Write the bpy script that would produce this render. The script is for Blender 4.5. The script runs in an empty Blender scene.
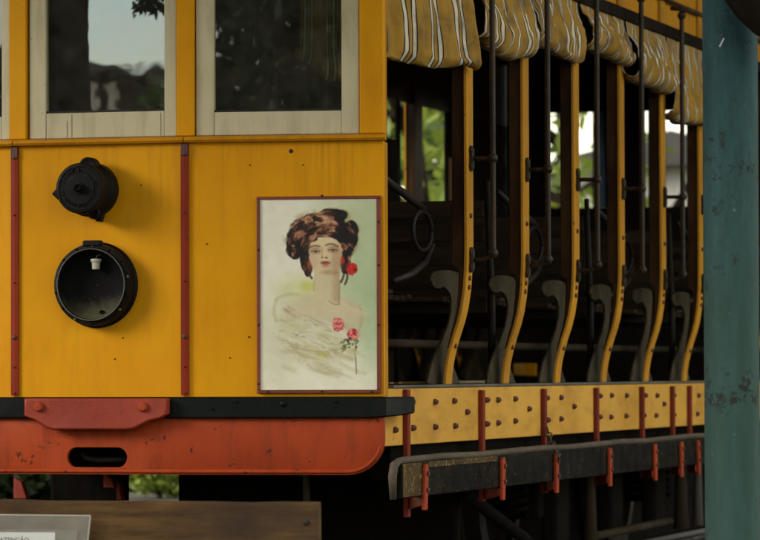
import bpy, bmesh, math, random
import numpy as np
from mathutils import Vector, Matrix, noise
random.seed(7)
rng = np.random.default_rng(11)
scene = bpy.context.scene
COL = scene.collection

# ------------------------------------------------------------------ camera
CAM = Vector((3.965, -14.464, 0.06)); YAW, PIT, ROL = 0.2851, 0.0262, -0.0032
FPX, CX, CY = 3900.0, 380.0, 270.0
_r = Vector((math.cos(YAW), math.sin(YAW), 0))
_f = Vector((-math.sin(YAW) * math.cos(PIT), math.cos(YAW) * math.cos(PIT), math.sin(PIT)))
_u = _r.cross(_f)
RT = _r * math.cos(ROL) + _u * math.sin(ROL)
UP = -_r * math.sin(ROL) + _u * math.cos(ROL)
FW = _f
cd = bpy.data.cameras.new('camera'); cam = bpy.data.objects.new('camera', cd); COL.objects.link(cam)
cam.matrix_world = Matrix(((RT.x, UP.x, -FW.x, CAM.x), (RT.y, UP.y, -FW.y, CAM.y), (RT.z, UP.z, -FW.z, CAM.z), (0, 0, 0, 1)))
cd.sensor_width = 36; cd.lens = 36 * FPX / 760
cd.clip_start = 0.1; cd.clip_end = 2000
cd.dof.use_dof = True; cd.dof.focus_distance = 14.3; cd.dof.aperture_fstop = 6.3
scene.camera = cam

# ------------------------------------------------------------------ sky, sun, exposure
SUN = Vector((-1.45, -1.0, 0.72)).normalized()
w = bpy.data.worlds.new('World'); scene.world = w; w.use_nodes = True
nt = w.node_tree; nt.nodes.clear()
out = nt.nodes.new('ShaderNodeOutputWorld'); bg = nt.nodes.new('ShaderNodeBackground')
sky = nt.nodes.new('ShaderNodeTexSky'); sky.sky_type = 'NISHITA'; sky.sun_disc = False
sky.sun_elevation = math.asin(SUN.z); sky.sun_rotation = math.atan2(SUN.x, SUN.y)
sky.air_density = 1.0; sky.dust_density = 0.2; sky.ozone_density = 1.0
tc = nt.nodes.new('ShaderNodeTexCoord'); mp = nt.nodes.new('ShaderNodeMapping'); mp.inputs['Scale'].default_value = (1, 1, 2.2); mp.inputs['Location'].default_value = (5.1, 3.7, 1.9)
ns = nt.nodes.new('ShaderNodeTexNoise'); ns.inputs['Scale'].default_value = 4.5; ns.inputs['Detail'].default_value = 7
rp = nt.nodes.new('ShaderNodeValToRGB'); rp.color_ramp.elements[0].position = .40; rp.color_ramp.elements[1].position = .62
mx = nt.nodes.new('ShaderNodeMixRGB'); mx.inputs['Color2'].default_value = (9.6, 8.4, 6.1, 1)
nt.links.new(tc.outputs['Generated'], mp.inputs['Vector']); nt.links.new(mp.outputs['Vector'], ns.inputs['Vector'])
nt.links.new(ns.outputs['Fac'], rp.inputs['Fac']); nt.links.new(rp.outputs['Color'], mx.inputs['Fac'])
nt.links.new(sky.outputs['Color'], mx.inputs['Color1']); nt.links.new(mx.outputs['Color'], bg.inputs['Color'])
bg.inputs['Strength'].default_value = 0.12
nt.links.new(bg.outputs['Background'], out.inputs['Surface'])
sd = bpy.data.lights.new('sun', 'SUN'); so = bpy.data.objects.new('sun', sd); COL.objects.link(so)
sd.energy = 1.2; sd.angle = math.radians(24); sd.color = (1, .93, .82)
so.rotation_euler = SUN.to_track_quat('Z', 'Y').to_euler(); so.location = SUN * 40
scene.view_settings.view_transform = 'Standard'; scene.view_settings.look = 'None'
scene.view_settings.gamma = 1; scene.view_settings.exposure = 1.27
try: scene.view_settings.use_curve_mapping = False
except Exception: pass

# ------------------------------------------------------------------ pixel helpers (photograph 760 x 540)
def ray(u, v): return (FW + RT * ((u - CX) / FPX) + UP * (-(v - CY) / FPX))
def at(u, v, d): return CAM + ray(u, v) * d
def onX(u, v, X): r = ray(u, v); t = (X - CAM.x) / r.x; return CAM + r * t
def onY(u, v, Y): r = ray(u, v); t = (Y - CAM.y) / r.y; return CAM + r * t

# ------------------------------------------------------------------ materials
def new_mat(name):
    m = bpy.data.materials.new(name); m.use_nodes = True
    return m, m.node_tree, m.node_tree.nodes['Principled BSDF']
def coords(t, scale=(1, 1, 1)):
    tc = t.nodes.new('ShaderNodeTexCoord'); oi = t.nodes.new('ShaderNodeObjectInfo')
    ml = t.nodes.new('ShaderNodeMath'); ml.operation = 'MULTIPLY'; ml.inputs[1].default_value = 37
    t.links.new(oi.outputs['Random'], ml.inputs[0])
    ad = t.nodes.new('ShaderNodeVectorMath'); ad.operation = 'ADD'
    t.links.new(tc.outputs['Object'], ad.inputs[0]); t.links.new(ml.outputs[0], ad.inputs[1])
    mp = t.nodes.new('ShaderNodeMapping'); mp.inputs['Scale'].default_value = scale
    t.links.new(ad.outputs[0], mp.inputs['Vector'])
    return mp.outputs['Vector']
def nz(t, vec, scale, detail=4, rough=.55):
    n = t.nodes.new('ShaderNodeTexNoise'); n.inputs['Scale'].default_value = scale
    n.inputs['Detail'].default_value = detail; n.inputs['Roughness'].default_value = rough
    t.links.new(vec, n.inputs['Vector']); return n.outputs['Fac']
def ramp(t, fac, p0, p1, c0=(0, 0, 0, 1), c1=(1, 1, 1, 1)):
    r = t.nodes.new('ShaderNodeValToRGB'); e = r.color_ramp.elements
    e[0].position, e[1].position = p0, p1; e[0].color, e[1].color = c0, c1
    t.links.new(fac, r.inputs['Fac']); return r.outputs['Color']
def mix(t, fac, a, b, mode='MIX'):
    n = t.nodes.new('ShaderNodeMixRGB'); n.blend_type = mode
    for i, x in ((0, fac), (1, a), (2, b)):
        if hasattr(x, 'is_linked') or hasattr(x, 'links'): t.links.new(x, n.inputs[i])
        elif i == 0: n.inputs[0].default_value = x
        else: n.inputs[i].default_value = (*x, 1) if len(x) == 3 else x
    return n.outputs['Color']
def bump(t, b, h, strength=.3, dist=.002):
    n = t.nodes.new('ShaderNodeBump'); n.inputs['Strength'].default_value = strength; n.inputs['Distance'].default_value = dist
    t.links.new(h, n.inputs['Height']); t.links.new(n.outputs['Normal'], b.inputs['Normal'])
def paint(name, c, c2=None, rough=.42, chip=None, chip_amt=.70, chip_scale=30, dirt=(.05, .04, .03), dirt_amt=.35, bstr=.25, streak=(6, 6, 1.2), spec=.5, coat=0):
    m, t, b = new_mat(name)
    v = coords(t); vs = coords(t, streak)
    c2 = c2 or tuple(x * .72 for x in c)
    col = mix(t, ramp(t, nz(t, v, 2.2, 5), .35, .7), c, c2)
    st = ramp(t, nz(t, vs, 3.0, 6, .65), .48, .82)
    sc = t.nodes.new('ShaderNodeMath'); sc.operation = 'MULTIPLY'; sc.inputs[1].default_value = dirt_amt
    t.links.new(st, sc.inputs[0])
    col = mix(t, sc.outputs[0], col, dirt)
    if chip:
        ch = ramp(t, nz(t, v, chip_scale, 5, .7), chip_amt, chip_amt + .03)
        col = mix(t, ch, col, chip)
    t.links.new(col, b.inputs['Base Color'])
    rr = ramp(t, nz(t, v, 9, 5), .3, .75, (rough * .75,) * 3 + (1,), (min(1, rough * 1.45),) * 3 + (1,))
    t.links.new(rr, b.inputs['Roughness'])
    b.inputs['Specular IOR Level'].default_value = spec
    b.inputs['Coat Weight'].default_value = coat
    bump(t, b, nz(t, v, 45, 6, .65), bstr, .003)
    return m
def wood(name, c, c2, scale=(1, 1, 18), rough=.6, bstr=.4):
    m, t, b = new_mat(name)
    v = coords(t, scale); v2 = coords(t)
    g = nz(t, v, 2.2, 7, .65)
    col = mix(t, ramp(t, g, .34, .66), c, c2)
    col = mix(t, ramp(t, nz(t, v2, 3, 4), .4, .75), col, tuple(x * .45 for x in c2))
    t.links.new(col, b.inputs['Base Color']); b.inputs['Roughness'].default_value = rough; b.inputs['Specular IOR Level'].default_value = .06
    bump(t, b, g, bstr, .004); return m

M = {}
M['yellow'] = paint('yellow_enamel', (.74, .335, .004), (.66, .275, .003), .5, (.10, .045, .02), .745, 26, (.36, .13, .004), .30, .12, spec=.12)
def age_yellow(m):
    t = m.node_tree; b = t.nodes['Principled BSDF']; src = b.inputs['Base Color'].links[0].from_socket
    vs = coords(t, (30, 30, .9)); v = coords(t); tc = t.nodes.new('ShaderNodeTexCoord'); sp = t.nodes.new('ShaderNodeSeparateXYZ'); t.links.new(tc.outputs['Object'], sp.inputs[0])
    mr = t.nodes.new('ShaderNodeMapRange'); mr.inputs[1].default_value = .08; mr.inputs[2].default_value = .47; t.links.new(sp.outputs['Z'], mr.inputs[0])
    ml = t.nodes.new('ShaderNodeMath'); ml.operation = 'MULTIPLY'; t.links.new(mr.outputs[0], ml.inputs[0]); t.links.new(ramp(t, nz(t, vs, 1.6, 5, .6), .52, .80, (0, 0, 0, 1), (.5, .5, .5, 1)), ml.inputs[1])
    col = mix(t, ml.outputs[0], src, (.20, .075, .012))                        # drips from the sill
    sc = coords(t, (3, 3, 90)); sc2 = coords(t, (70, 70, 2.5))
    col = mix(t, ramp(t, nz(t, sc, 1.4, 3, .8), .735, .75, (0, 0, 0, 1), (.35, .35, .35, 1)), col, (.42, .22, .03))
    col = mix(t, ramp(t, nz(t, sc2, 1.2, 3, .8), .74, .755, (0, 0, 0, 1), (.4, .4, .4, 1)), col, (.30, .12, .02))
    col = mix(t, ramp(t, nz(t, v, 70, 4, .8), .735, .75, (0, 0, 0, 1), (.8, .8, .8, 1)), col, (.12, .05, .02))
    t.links.new(col, b.inputs['Base Color'])
age_yellow(M['yellow'])
M['ochre'] = paint('ochre_enamel', (.58, .25, .006), (.46, .185, .006), .5, (.06, .04, .02), .70, 40, (.08, .05, .02), .45, .25, spec=.12)
M['faded'] = paint('faded_yellow_paint', (.70, .385, .070), (.60, .31, .050), .6, (.09, .05, .03), .67, 30, (.16, .07, .02), .5, .3, streak=(5, 1.2, 4), spec=.12)
M['post'] = paint('post_yellow_paint', (.62, .295, .024), (.48, .215, .020), .55, (.06, .04, .025), .66, 38, (.10, .05, .02), .5, .3, spec=.12)
M['fascia'] = paint('fascia_yellow_paint', (.60, .275, .016), (.50, .21, .014), .6, (.08, .05, .03), .68, 30, (.12, .05, .02), .5, .3, spec=.1)
M['red_strip'] = paint('dark_red_paint', (.27, .028, .008), (.18, .018, .007), .45, (.04, .02, .015), .68, 50, (.04, .02, .012), .4, .3, spec=.15)
M['skirt'] = paint('orange_red_paint', (.42, .060, .013), (.31, .040, .010), .5, (.09, .024, .012), .62, 16, (.12, .030, .014), .8, .45, spec=.15)
M['block'] = paint('worn_red_paint', (.36, .050, .020), (.25, .028, .013), .5, (.46, .18, .10), .72, 24, (.06, .02, .015), .5, .5, spec=.3)
M['bracket'] = paint('bracket_red_paint', (.43, .066, .022), (.30, .045, .018), .5, (.06, .03, .02), .62, 60, (.05, .025, .015), .6, .4, spec=.12)
M['strap'] = paint('strap_maroon_paint', (.22, .034, .016), (.15, .024, .013), .5, (.05, .03, .02), .64, 60, (.04, .02, .015), .5, .4, spec=.12)
M['bolt'] = paint('bolt_rust_paint', (.13, .035, .022), (.08, .03, .02), .55, (.03, .02, .02), .6, 80, (.03, .02, .02), .5, .4)
M['black_beam'] = paint('black_green_paint', (.006, .009, .008), (.004, .005, .005), .45, (.06, .06, .045), .73, 45, (.014, .013, .010), .4, .5, spec=.12)
M['lamp'] = paint('black_lamp_enamel', (.004, .004, .004), (.008, .008, .007), .5, (.035, .033, .027), .67, 60, (.018, .016, .012), .5, .8, spec=.14)
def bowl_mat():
    m, t, b = new_mat('lamp_bowl_lit_below')
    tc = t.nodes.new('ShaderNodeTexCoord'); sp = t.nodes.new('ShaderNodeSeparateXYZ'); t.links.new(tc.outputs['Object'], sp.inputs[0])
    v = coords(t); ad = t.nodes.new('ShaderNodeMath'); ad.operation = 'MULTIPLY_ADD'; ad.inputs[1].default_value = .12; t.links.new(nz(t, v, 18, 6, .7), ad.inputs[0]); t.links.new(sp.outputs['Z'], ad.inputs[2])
    mr = t.nodes.new('ShaderNodeMapRange'); mr.inputs[1].default_value = .02; mr.inputs[2].default_value = -.07; t.links.new(ad.outputs[0], mr.inputs[0])  # paler olive lower part paints in the light the bowl catches
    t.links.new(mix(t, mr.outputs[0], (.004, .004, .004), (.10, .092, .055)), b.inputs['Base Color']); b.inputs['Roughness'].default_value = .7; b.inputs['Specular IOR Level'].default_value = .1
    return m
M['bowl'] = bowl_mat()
M['ceramic'] = paint('cream_porcelain', (.62, .58, .44), None, .3)
M['cream'] = paint('cream_window_paint', (.62, .555, .37), (.53, .465, .30), .55, (.12, .09, .05), .69, 40, (.20, .15, .08), .5, .35, spec=.15)
M['gap'] = paint('dark_crack', (.012, .010, .008), None, .8)
M['brown'] = wood('varnished_brown_wood', (.075, .037, .017), (.038, .019, .010), (9, 9, 1), .42)
M['bench'] = wood('dark_bench_slats', (.055, .036, .022), (.024, .016, .010), (1, 9, 9), .38)
M['bench_end'] = paint('grey_bench_end_paint', (.060, .046, .025), (.036, .027, .015), .45, (.014, .010, .007), .60, 28, (.010, .007, .005), .75, .4, spec=.12)
M['iron'] = paint('cast_iron', (.022, .018, .014), (.013, .011, .009), .5, (.08, .05, .025), .68, 50, (.03, .02, .015), .5, .5, spec=.15)
M['rod'] = paint('handrail_iron', (.020, .015, .011), (.045, .030, .017), .4, (.10, .05, .025), .62, 60, (.06, .032, .016), .6, .4, spec=.2)
M['threshold'] = paint('worn_metal', (.15, .14, .115), (.08, .07, .055), .5, spec=.3)
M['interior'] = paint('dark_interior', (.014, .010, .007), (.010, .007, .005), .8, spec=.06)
M['underframe'] = paint('underframe_grime', (.011, .009, .007), (.007, .006, .005), .9, (.035, .025, .016), .68, 30, (.02, .016, .012), .4, .5, spec=.03)
M['pipe'] = paint('dusty_pipe', (.050, .038, .024), (.030, .022, .014), .7, (.03, .02, .015), .62, 30, spec=.06)
M['step'] = paint('tarred_step_wood', (.006, .006, .0055), (.012, .0115, .010), .6, (.16, .095, .04), .625, 50, (.04, .025, .012), .6, .9, spec=.05, streak=(5, 1.5, 5))
M['nosing'] = paint('worn_nosing', (.11, .088, .060), (.06, .048, .034), .6, (.24, .12, .04), .62, 40, spec=.25)
M['rust'] = paint('rusty_step_end', (.11, .075, .032), (.020, .017, .013), .8, (.26, .17, .07), .56, 42, (.012, .010, .009), .8, 1.0, spec=.05)
M['frame'] = paint('picture_frame_red', (.22, .038, .012), (.15, .026, .012), .45, (.04, .02, .01), .66, 60)
M['slate'] = paint('roof_sheet', (.10, .095, .09), (.07, .065, .06), .7)
M['chain'] = paint('chain_iron', (.05, .042, .035), (.09, .055, .03), .45)
M['white'] = paint('white_render', (.74, .72, .66), (.62, .60, .54), .8)
M['blue'] = paint('blue_door_paint', (.13, .23, .42), None, .5)
M['tile'] = paint('clay_tile', (.30, .10, .05), (.22, .075, .04), .8)
M['red_leaf'] = paint('red_underframe_paint', (.42, .05, .025), None, .6)
M['paper'] = paint('white_paper', (.78, .78, .75), (.74, .74, .71), .7, None, dirt_amt=.05)
M['ink'] = paint('black_ink', (.03, .03, .03), None, .7)
M['bark'] = wood('bark', (.075, .055, .038), (.03, .023, .018), (6, 6, 1.2), .9, .9)

def barrier_wood():
    m, t, b = new_mat('weathered_plank')
    v = coords(t, (1.2, 8, 11)); v2 = coords(t)
    g = nz(t, v, 2.6, 8, .7)
    col = mix(t, ramp(t, g, .32, .68), (.16, .090, .034), (.05, .026, .011))
    col = mix(t, ramp(t, nz(t, v2, 2.4, 4), .42, .68), col, (.045, .028, .017))
    t.links.new(col, b.inputs['Base Color']); b.inputs['Roughness'].default_value = .7; b.inputs['Specular IOR Level'].default_value = .12
    bump(t, b, g, .5, .004); return m
M['plank'] = barrier_wood()

def pole_mat():
    m, t, b = new_mat('teal_flaking_paint')
    v = coords(t); vs = coords(t, (5, 5, 1))
    col = mix(t, ramp(t, nz(t, vs, 3.5, 8, .75), .38, .64), (.030, .098, .125), (.012, .046, .062))
    sp = t.nodes.new('ShaderNodeSeparateXYZ'); tc2 = t.nodes.new('ShaderNodeTexCoord')
    t.links.new(tc2.outputs['Object'], sp.inputs[0])
    gz = t.nodes.new('ShaderNodeMapRange'); gz.inputs[1].default_value = -.9; gz.inputs[2].default_value = .9
    gz.inputs[3].default_value = .55; gz.inputs[4].default_value = 0
    t.links.new(sp.outputs['Z'], gz.inputs[0])
    col = mix(t, gz.outputs[0], col, (.055, .090, .055))         # mossy, faded lower coat
    light = ramp(t, nz(t, v, 30, 8, .8), .645, .68)
    col = mix(t, light, col, (.15, .24, .25))
    big = nz(t, v, 5.5, 3); fine = nz(t, v, 34, 6, .7)
    ml = t.nodes.new('ShaderNodeMath'); ml.operation = 'MULTIPLY'
    t.links.new(ramp(t, big, .53, .60), ml.inputs[0]); t.links.new(ramp(t, fine, .52, .55), ml.inputs[1])
    col = mix(t, ml.outputs[0], col, (.028, .032, .028))
    t.links.new(col, b.inputs['Base Color']); b.inputs['Roughness'].default_value = .5; b.inputs['Specular IOR Level'].default_value = .08
    bump(t, b, fine, .5, .003); return m
M['pole'] = pole_mat()

def leaf_mat(name, c, c2):
    m, t, b = new_mat(name)
    g = t.nodes.new('ShaderNodeNewGeometry')
    col = mix(t, g.outputs['Random Per Island'], c, c2)
    t.links.new(col, b.inputs['Base Color']); b.inputs['Roughness'].default_value = .5
    tr = t.nodes.new('ShaderNodeBsdfTranslucent'); t.links.new(col, tr.inputs['Color'])
    ms = t.nodes.new('ShaderNodeMixShader'); ms.inputs[0].default_value = .4
    o = t.nodes['Material Output']
    t.links.new(b.outputs[0], ms.inputs[1]); t.links.new(tr.outputs[0], ms.inputs[2]); t.links.new(ms.outputs[0], o.inputs['Surface'])
    return m
M['leaf'] = leaf_mat('leaf_green', (.075, .14, .022), (.035, .075, .014))
M['leaf_bright'] = leaf_mat('leaf_bright', (.30, .37, .055), (.15, .22, .03))
M['leaf_dark'] = leaf_mat('leaf_dark', (.022, .045, .014), (.04, .07, .02))

def glass_mat(name, ior=1.55, tint=(.80, .82, .76)):
    m, t, b = new_mat(name); t.nodes.remove(b)
    o = t.nodes['Material Output']
    fr = t.nodes.new('ShaderNodeFresnel'); fr.inputs['IOR'].default_value = ior
    tr = t.nodes.new('ShaderNodeBsdfTransparent'); tr.inputs['Color'].default_value = (*tint, 1)
    gl = t.nodes.new('ShaderNodeBsdfGlossy'); gl.inputs['Roughness'].default_value = .004
    v = coords(t, (1, 1, 1)); bp = t.nodes.new('ShaderNodeBump'); bp.inputs['Strength'].default_value = .05; bp.inputs['Distance'].default_value = .003
    t.links.new(nz(t, v, 6, 2), bp.inputs['Height']); t.links.new(bp.outputs['Normal'], gl.inputs['Normal'])
    ms = t.nodes.new('ShaderNodeMixShader')
    t.links.new(fr.outputs[0], ms.inputs[0]); t.links.new(tr.outputs[0], ms.inputs[1]); t.links.new(gl.outputs[0], ms.inputs[2])
    df = t.nodes.new('ShaderNodeBsdfDiffuse'); df.inputs['Color'].default_value = (.55, .52, .44, 1)
    m2 = t.nodes.new('ShaderNodeMixShader'); t.links.new(ramp(t, nz(t, v, 9, 6, .7), .35, .8, (.012,) * 3 + (1,), (.07,) * 3 + (1,)), m2.inputs[0])
    t.links.new(ms.outputs[0], m2.inputs[1]); t.links.new(df.outputs[0], m2.inputs[2])
    t.links.new(m2.outputs[0], o.inputs['Surface']); return m
M['glass'] = glass_mat('window_glass', 2.2)
def acrylic_mat():
    m, t, b = new_mat('hazy_acrylic'); o = t.nodes['Material Output']
    b.inputs['Base Color'].default_value = (.42, .40, .34, 1); b.inputs['Roughness'].default_value = .25  # pale base paints in the sheet's reflective haze
    tr = t.nodes.new('ShaderNodeBsdfTransparent'); ms = t.nodes.new('ShaderNodeMixShader')
    v = coords(t); t.links.new(ramp(t, nz(t, v, 14, 6, .7), .3, .75, (.25,) * 3 + (1,), (.5,) * 3 + (1,)), ms.inputs[0])
    t.links.new(tr.outputs[0], ms.inputs[1]); t.links.new(b.outputs[0], ms.inputs[2]); t.links.new(ms.outputs[0], o.inputs['Surface'])
    return m
M['acrylic'] = acrylic_mat()
M['acrylic_edge'] = paint('acrylic_edge', (.62, .60, .54), None, .3)

def curtain_mat():
    m, t, b = new_mat('striped_canvas')
    uv = t.nodes.new('ShaderNodeTexCoord'); sp = t.nodes.new('ShaderNodeSeparateXYZ'); t.links.new(uv.outputs['UV'], sp.inputs[0])
    fr = t.nodes.new('ShaderNodeMath'); fr.operation = 'FRACT'; t.links.new(sp.outputs['X'], fr.inputs[0])
    r = t.nodes.new('ShaderNodeValToRGB'); cr = r.color_ramp; cr.interpolation = 'CONSTANT'
    mu, dk, wh = (.36, .195, .014, 1), (.018, .011, .008, 1), (.66, .60, .46, 1)
    seq = [(0, mu), (.10, dk), (.140, wh), (.235, dk), (.275, mu), (.375, dk), (.415, wh), (.51, dk), (.55, mu)]
    cr.elements[0].position = 0; cr.elements[0].color = mu; cr.elements[1].position = .10; cr.elements[1].color = dk
    for p, c in seq[2:]:
        e = cr.elements.new(p); e.color = c
    t.links.new(fr.outputs[0], r.inputs['Fac'])
    v = coords(t)
    col = mix(t, ramp(t, nz(t, v, 7, 6, .65), .46, .80), r.outputs['Color'], (.06, .036, .016))
    t.links.new(col, b.inputs['Base Color']); b.inputs['Roughness'].default_value = .85
    bump(t, b, nz(t, v, 60, 4), .4, .003); return m
M['curtain'] = curtain_mat()

def ground_mat():
    m, t, b = new_mat('packed_earth')
    v = coords(t)
    col = mix(t, ramp(t, nz(t, v, .8, 8, .7), .35, .7), (.06, .05, .036), (.035, .032, .024))
    t.links.new(col, b.inputs['Base Color']); b.inputs['Roughness'].default_value = .9
    bump(t, b, nz(t, v, 20, 6), .6, .02); return m
M['ground'] = ground_mat()

# ------------------------------------------------------------------ mesh helpers
class MB:
    def __init__(s): s.v = []; s.f = []
    def add(s, vs, fs):
        o = len(s.v); s.v += [tuple(x) for x in vs]; s.f += [tuple(i + o for i in f) for f in fs]; return s
    def box(s, x0, x1, y0, y1, z0, z1, T=None):
        vs = [Vector((x, y, z)) for x in (x0, x1) for y in (y0, y1) for z in (z0, z1)]
        if T: vs = [T(*v) for v in vs]
        return s.add(vs, [(0, 1, 3, 2), (4, 6, 7, 5), (0, 4, 5, 1), (2, 3, 7, 6), (0, 2, 6, 4), (1, 5, 7, 3)])
    def prism(s, poly, d0, d1, T):
        """poly: list of 2-D points (a, z), extruded along b from d0 to d1, mapped by T(a, b, z)"""
        n = len(poly)
        vs = [T(a, d0, z) for a, z in poly] + [T(a, d1, z) for a, z in poly]
        fs = [tuple(range(n)), tuple(range(2 * n - 1, n - 1, -1))] + [(i, i + n, (i + 1) % n + n, (i + 1) % n) for i in range(n)]
        return s.add(vs, fs)
    def tube(s, pts, r, seg=10, caps=True):
        pts = [Vector(p) for p in pts]; rs = r if isinstance(r, (list, tuple)) else [r] * len(pts)
        rings = []
        ref = None
        for i, p in enumerate(pts):
            d = (pts[min(i + 1, len(pts) - 1)] - pts[max(i - 1, 0)]).normalized()
            if ref is None: ref = Vector((0, 0, 1)) if abs(d.z) < .9 else Vector((1, 0, 0))
            a = d.cross(ref).normalized(); b = d.cross(a).normalized(); ref = -b if False else ref
            rings.append([p + (a * math.cos(k * 2 * math.pi / seg) + b * math.sin(k * 2 * math.pi / seg)) * rs[i] for k in range(seg)])
        vs = [q for R in rings for q in R]; fs = []
        for i in range(len(pts) - 1):
            for k in range(seg):
                fs.append((i * seg + k, i * seg + (k + 1) % seg, (i + 1) * seg + (k + 1) % seg, (i + 1) * seg + k))
        if caps: fs += [tuple(range(seg - 1, -1, -1)), tuple((len(pts) - 1) * seg + k for k in range(seg))]
        return s.add(vs, fs)
    def lathe(s, prof, T, seg=40, sc=(1, 1)):
        """prof: (radius, b) ; T(a, b, z)"""
        vs = []; fs = []
        for r, b in prof:
            for k in range(seg):
                an = 2 * math.pi * k / seg; vs.append(T(r * sc[0] * math.cos(an), b, r * sc[1] * math.sin(an)))
        for i in range(len(prof) - 1):
            for k in range(seg):
                fs.append((i * seg + k, i * seg + (k + 1) % seg, (i + 1) * seg + (k + 1) % seg, (i + 1) * seg + k))
        return s.add(vs, fs)
    def mesh(s, name):
        me = bpy.data.meshes.new(name); me.from_pydata(s.v, [], s.f); me.validate()
        bm = bmesh.new(); bm.from_mesh(me); bmesh.ops.recalc_face_normals(bm, faces=bm.faces); bm.to_mesh(me); bm.free()
        return me
    def build(s, name, mat, parent=None, bevel=0, smooth=False, pivot=None):
        return place(name, s.mesh(name), mat, parent, bevel, smooth, pivot)

WL = {}   # world location of every object (nothing here is rotated)
def place(name, me, mat, parent=None, bevel=0, smooth=False, pivot=None):
    if len(me.vertices):
        co = np.empty(len(me.vertices) * 3); me.vertices.foreach_get('co', co); co = co.reshape(-1, 3)
        c = (co.min(0) + co.max(0)) / 2 if pivot is None else np.array(pivot)
        me.vertices.foreach_set('co', (co - c).ravel()); me.update()
    else: c = np.zeros(3)
    if mat: me.materials.append(M[mat] if isinstance(mat, str) else mat)
    if smooth:
        me.polygons.foreach_set('use_smooth', [True] * len(me.polygons))
        if smooth == 'auto': me.set_sharp_from_angle(angle=math.radians(35))
    o = bpy.data.objects.new(name, me); COL.objects.link(o)
    return put(o, parent, Vector(c), bevel)
def put(o, parent, loc, bevel=0):
    if parent: o.parent = parent; o.location = Vector(loc) - WL[parent.name]
    else: o.location = loc
    WL[o.name] = Vector(loc)
    if bevel:
        m = o.modifiers.new('bevel', 'BEVEL'); m.width = bevel; m.segments = 2; m.limit_method = 'ANGLE'; m.angle_limit = math.radians(40)
    return o
def clone(o, parent, delta):
    c = o.copy(); COL.objects.link(c); loc = WL[o.name] + Vector(delta)
    c.parent = parent; c.location = loc - (WL[parent.name] if parent else Vector()); WL[c.name] = loc
    for ch in [x for x in COL.objects if x.parent == o]: clone(ch, c, delta)
    return c
def empty(name, loc, parent=None):
    o = bpy.data.objects.new(name, None); COL.objects.link(o); o.empty_display_size = .1
    return put(o, parent, Vector(loc))
def tag(o, label, cat, group=None):
    o['label'] = label; o['category'] = cat
    if group: o['group'] = group
    return o
def struct(o): o['kind'] = 'structure'; return o
I3 = lambda a, b, z: Vector((a, b, z))
def circle(cx, cz, r, n=20, r2=None, a0=0, a1=2 * math.pi):
    return [(cx + r * math.cos(a0 + (a1 - a0) * k / n), cz + (r2 or r) * math.sin(a0 + (a1 - a0) * k / n)) for k in range(n)]

GZ = -0.92
# ------------------------------------------------------------------ ground
m = MB(); g = 24
for i in range(g + 1):
    for j in range(g + 1):
        x, y = -300 + 600 * i / g, -300 + 600 * j / g
        m.v.append((x, y, GZ))
for i in range(g):
    for j in range(g): a = i * (g + 1) + j; m.f.append((a, a + g + 1, a + g + 2, a + 1))
struct(m.build('ground', 'ground'))
for X in (-1.595, -.495):
    r = MB(); r.box(X - .035, X + .035, -6, 16, GZ + .004, GZ + .06); struct(r.build('rail', 'iron', bevel=.01))

# ------------------------------------------------------------------ the tram : geometry of its front and side
XC, YC, ANG, HW, W = -1.0455, -1.0235, .1213, .3318, 1.0642
CA, SA = math.cos(ANG), math.sin(ANG)
S = .88
def fpt(s, b, z):
    """front skin : arc length s from the tram's centre line, b outwards, z up"""
    if abs(s) <= HW: return Vector((XC + s, YC - b, z))
    k = 1 if s > 0 else -1; e = abs(s) - HW
    return Vector((XC + k * (HW + e * CA) + k * SA * b, YC + e * SA - CA * b, z))
_S = np.linspace(-1.3, 1.3, 1041); _FW = .16
_a = np.where(np.abs(_S) < HW - _FW, 0, np.where(np.abs(_S) > HW + _FW, 1, (np.abs(_S) - HW + _FW) / (2 * _FW))) * ANG
_dx, _dy = np.cos(_a), np.sin(_a) * np.sign(_S)
_ix = np.concatenate([[0], np.cumsum((_dx[1:] + _dx[:-1]) / 2 * np.diff(_S))]); _iy = np.concatenate([[0], np.cumsum((_dy[1:] + _dy[:-1]) / 2 * np.diff(_S))])
_ix -= np.interp(0, _S, _ix); _iy -= np.interp(0, _S, _iy)
def fpr(s, b, z):
    """like fpt, with the fold rounded (rolled plate)"""
    a = float(np.interp(s, _S, _a)) * (1 if s > 0 else -1)
    return Vector((XC + float(np.interp(s, _S, _ix)) + math.sin(a) * b, YC + float(np.interp(s, _S, _iy)) - math.cos(a) * b, z))
def fpx(u, v, b=0.0):
    r = ray(u, v)
    t = (YC - b - CAM.y) / r.y; P = CAM + r * t
    if abs(P.x - XC) <= HW: return P.x - XC, P.z
    k = 1 if P.x > XC else -1
    n = Vector((k * SA, -CA, 0)); o = Vector((XC + k * HW, YC, 0)) + n * b
    t = (o - CAM).dot(n) / r.dot(n); P = CAM + r * t
    return k * (HW + (P - o).dot(Vector((k * CA, SA, 0)))), P.z
def fs(u, v=270, b=0): return fpx(u, v, b)[0]
def fz(v, u=200, b=0): return fpx(u, v, b)[1]

tram = empty('tram', (XC, 3.5, GZ))
tag(tram, 'old open sided yellow and red tram filling the frame', 'tram')
ZS, ZF, ZK = .9037, -.0274, -.3063
ZT = 1.95
SI = .06   # dash thickness direction is inward (negative b)

# dash sheets
for s0, s1 in ((-HW, HW), (HW, W), (-W, -HW)):
    q = MB(); mid = (s0 + s1) / 2; e = 1e-4
    a0, a1 = (s0 + e, s1 - e)
    q.box(a0, a1, -.03, 0, ZF, ZS - .004, fpt); q.build('dash_panel', 'yellow', tram)
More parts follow.
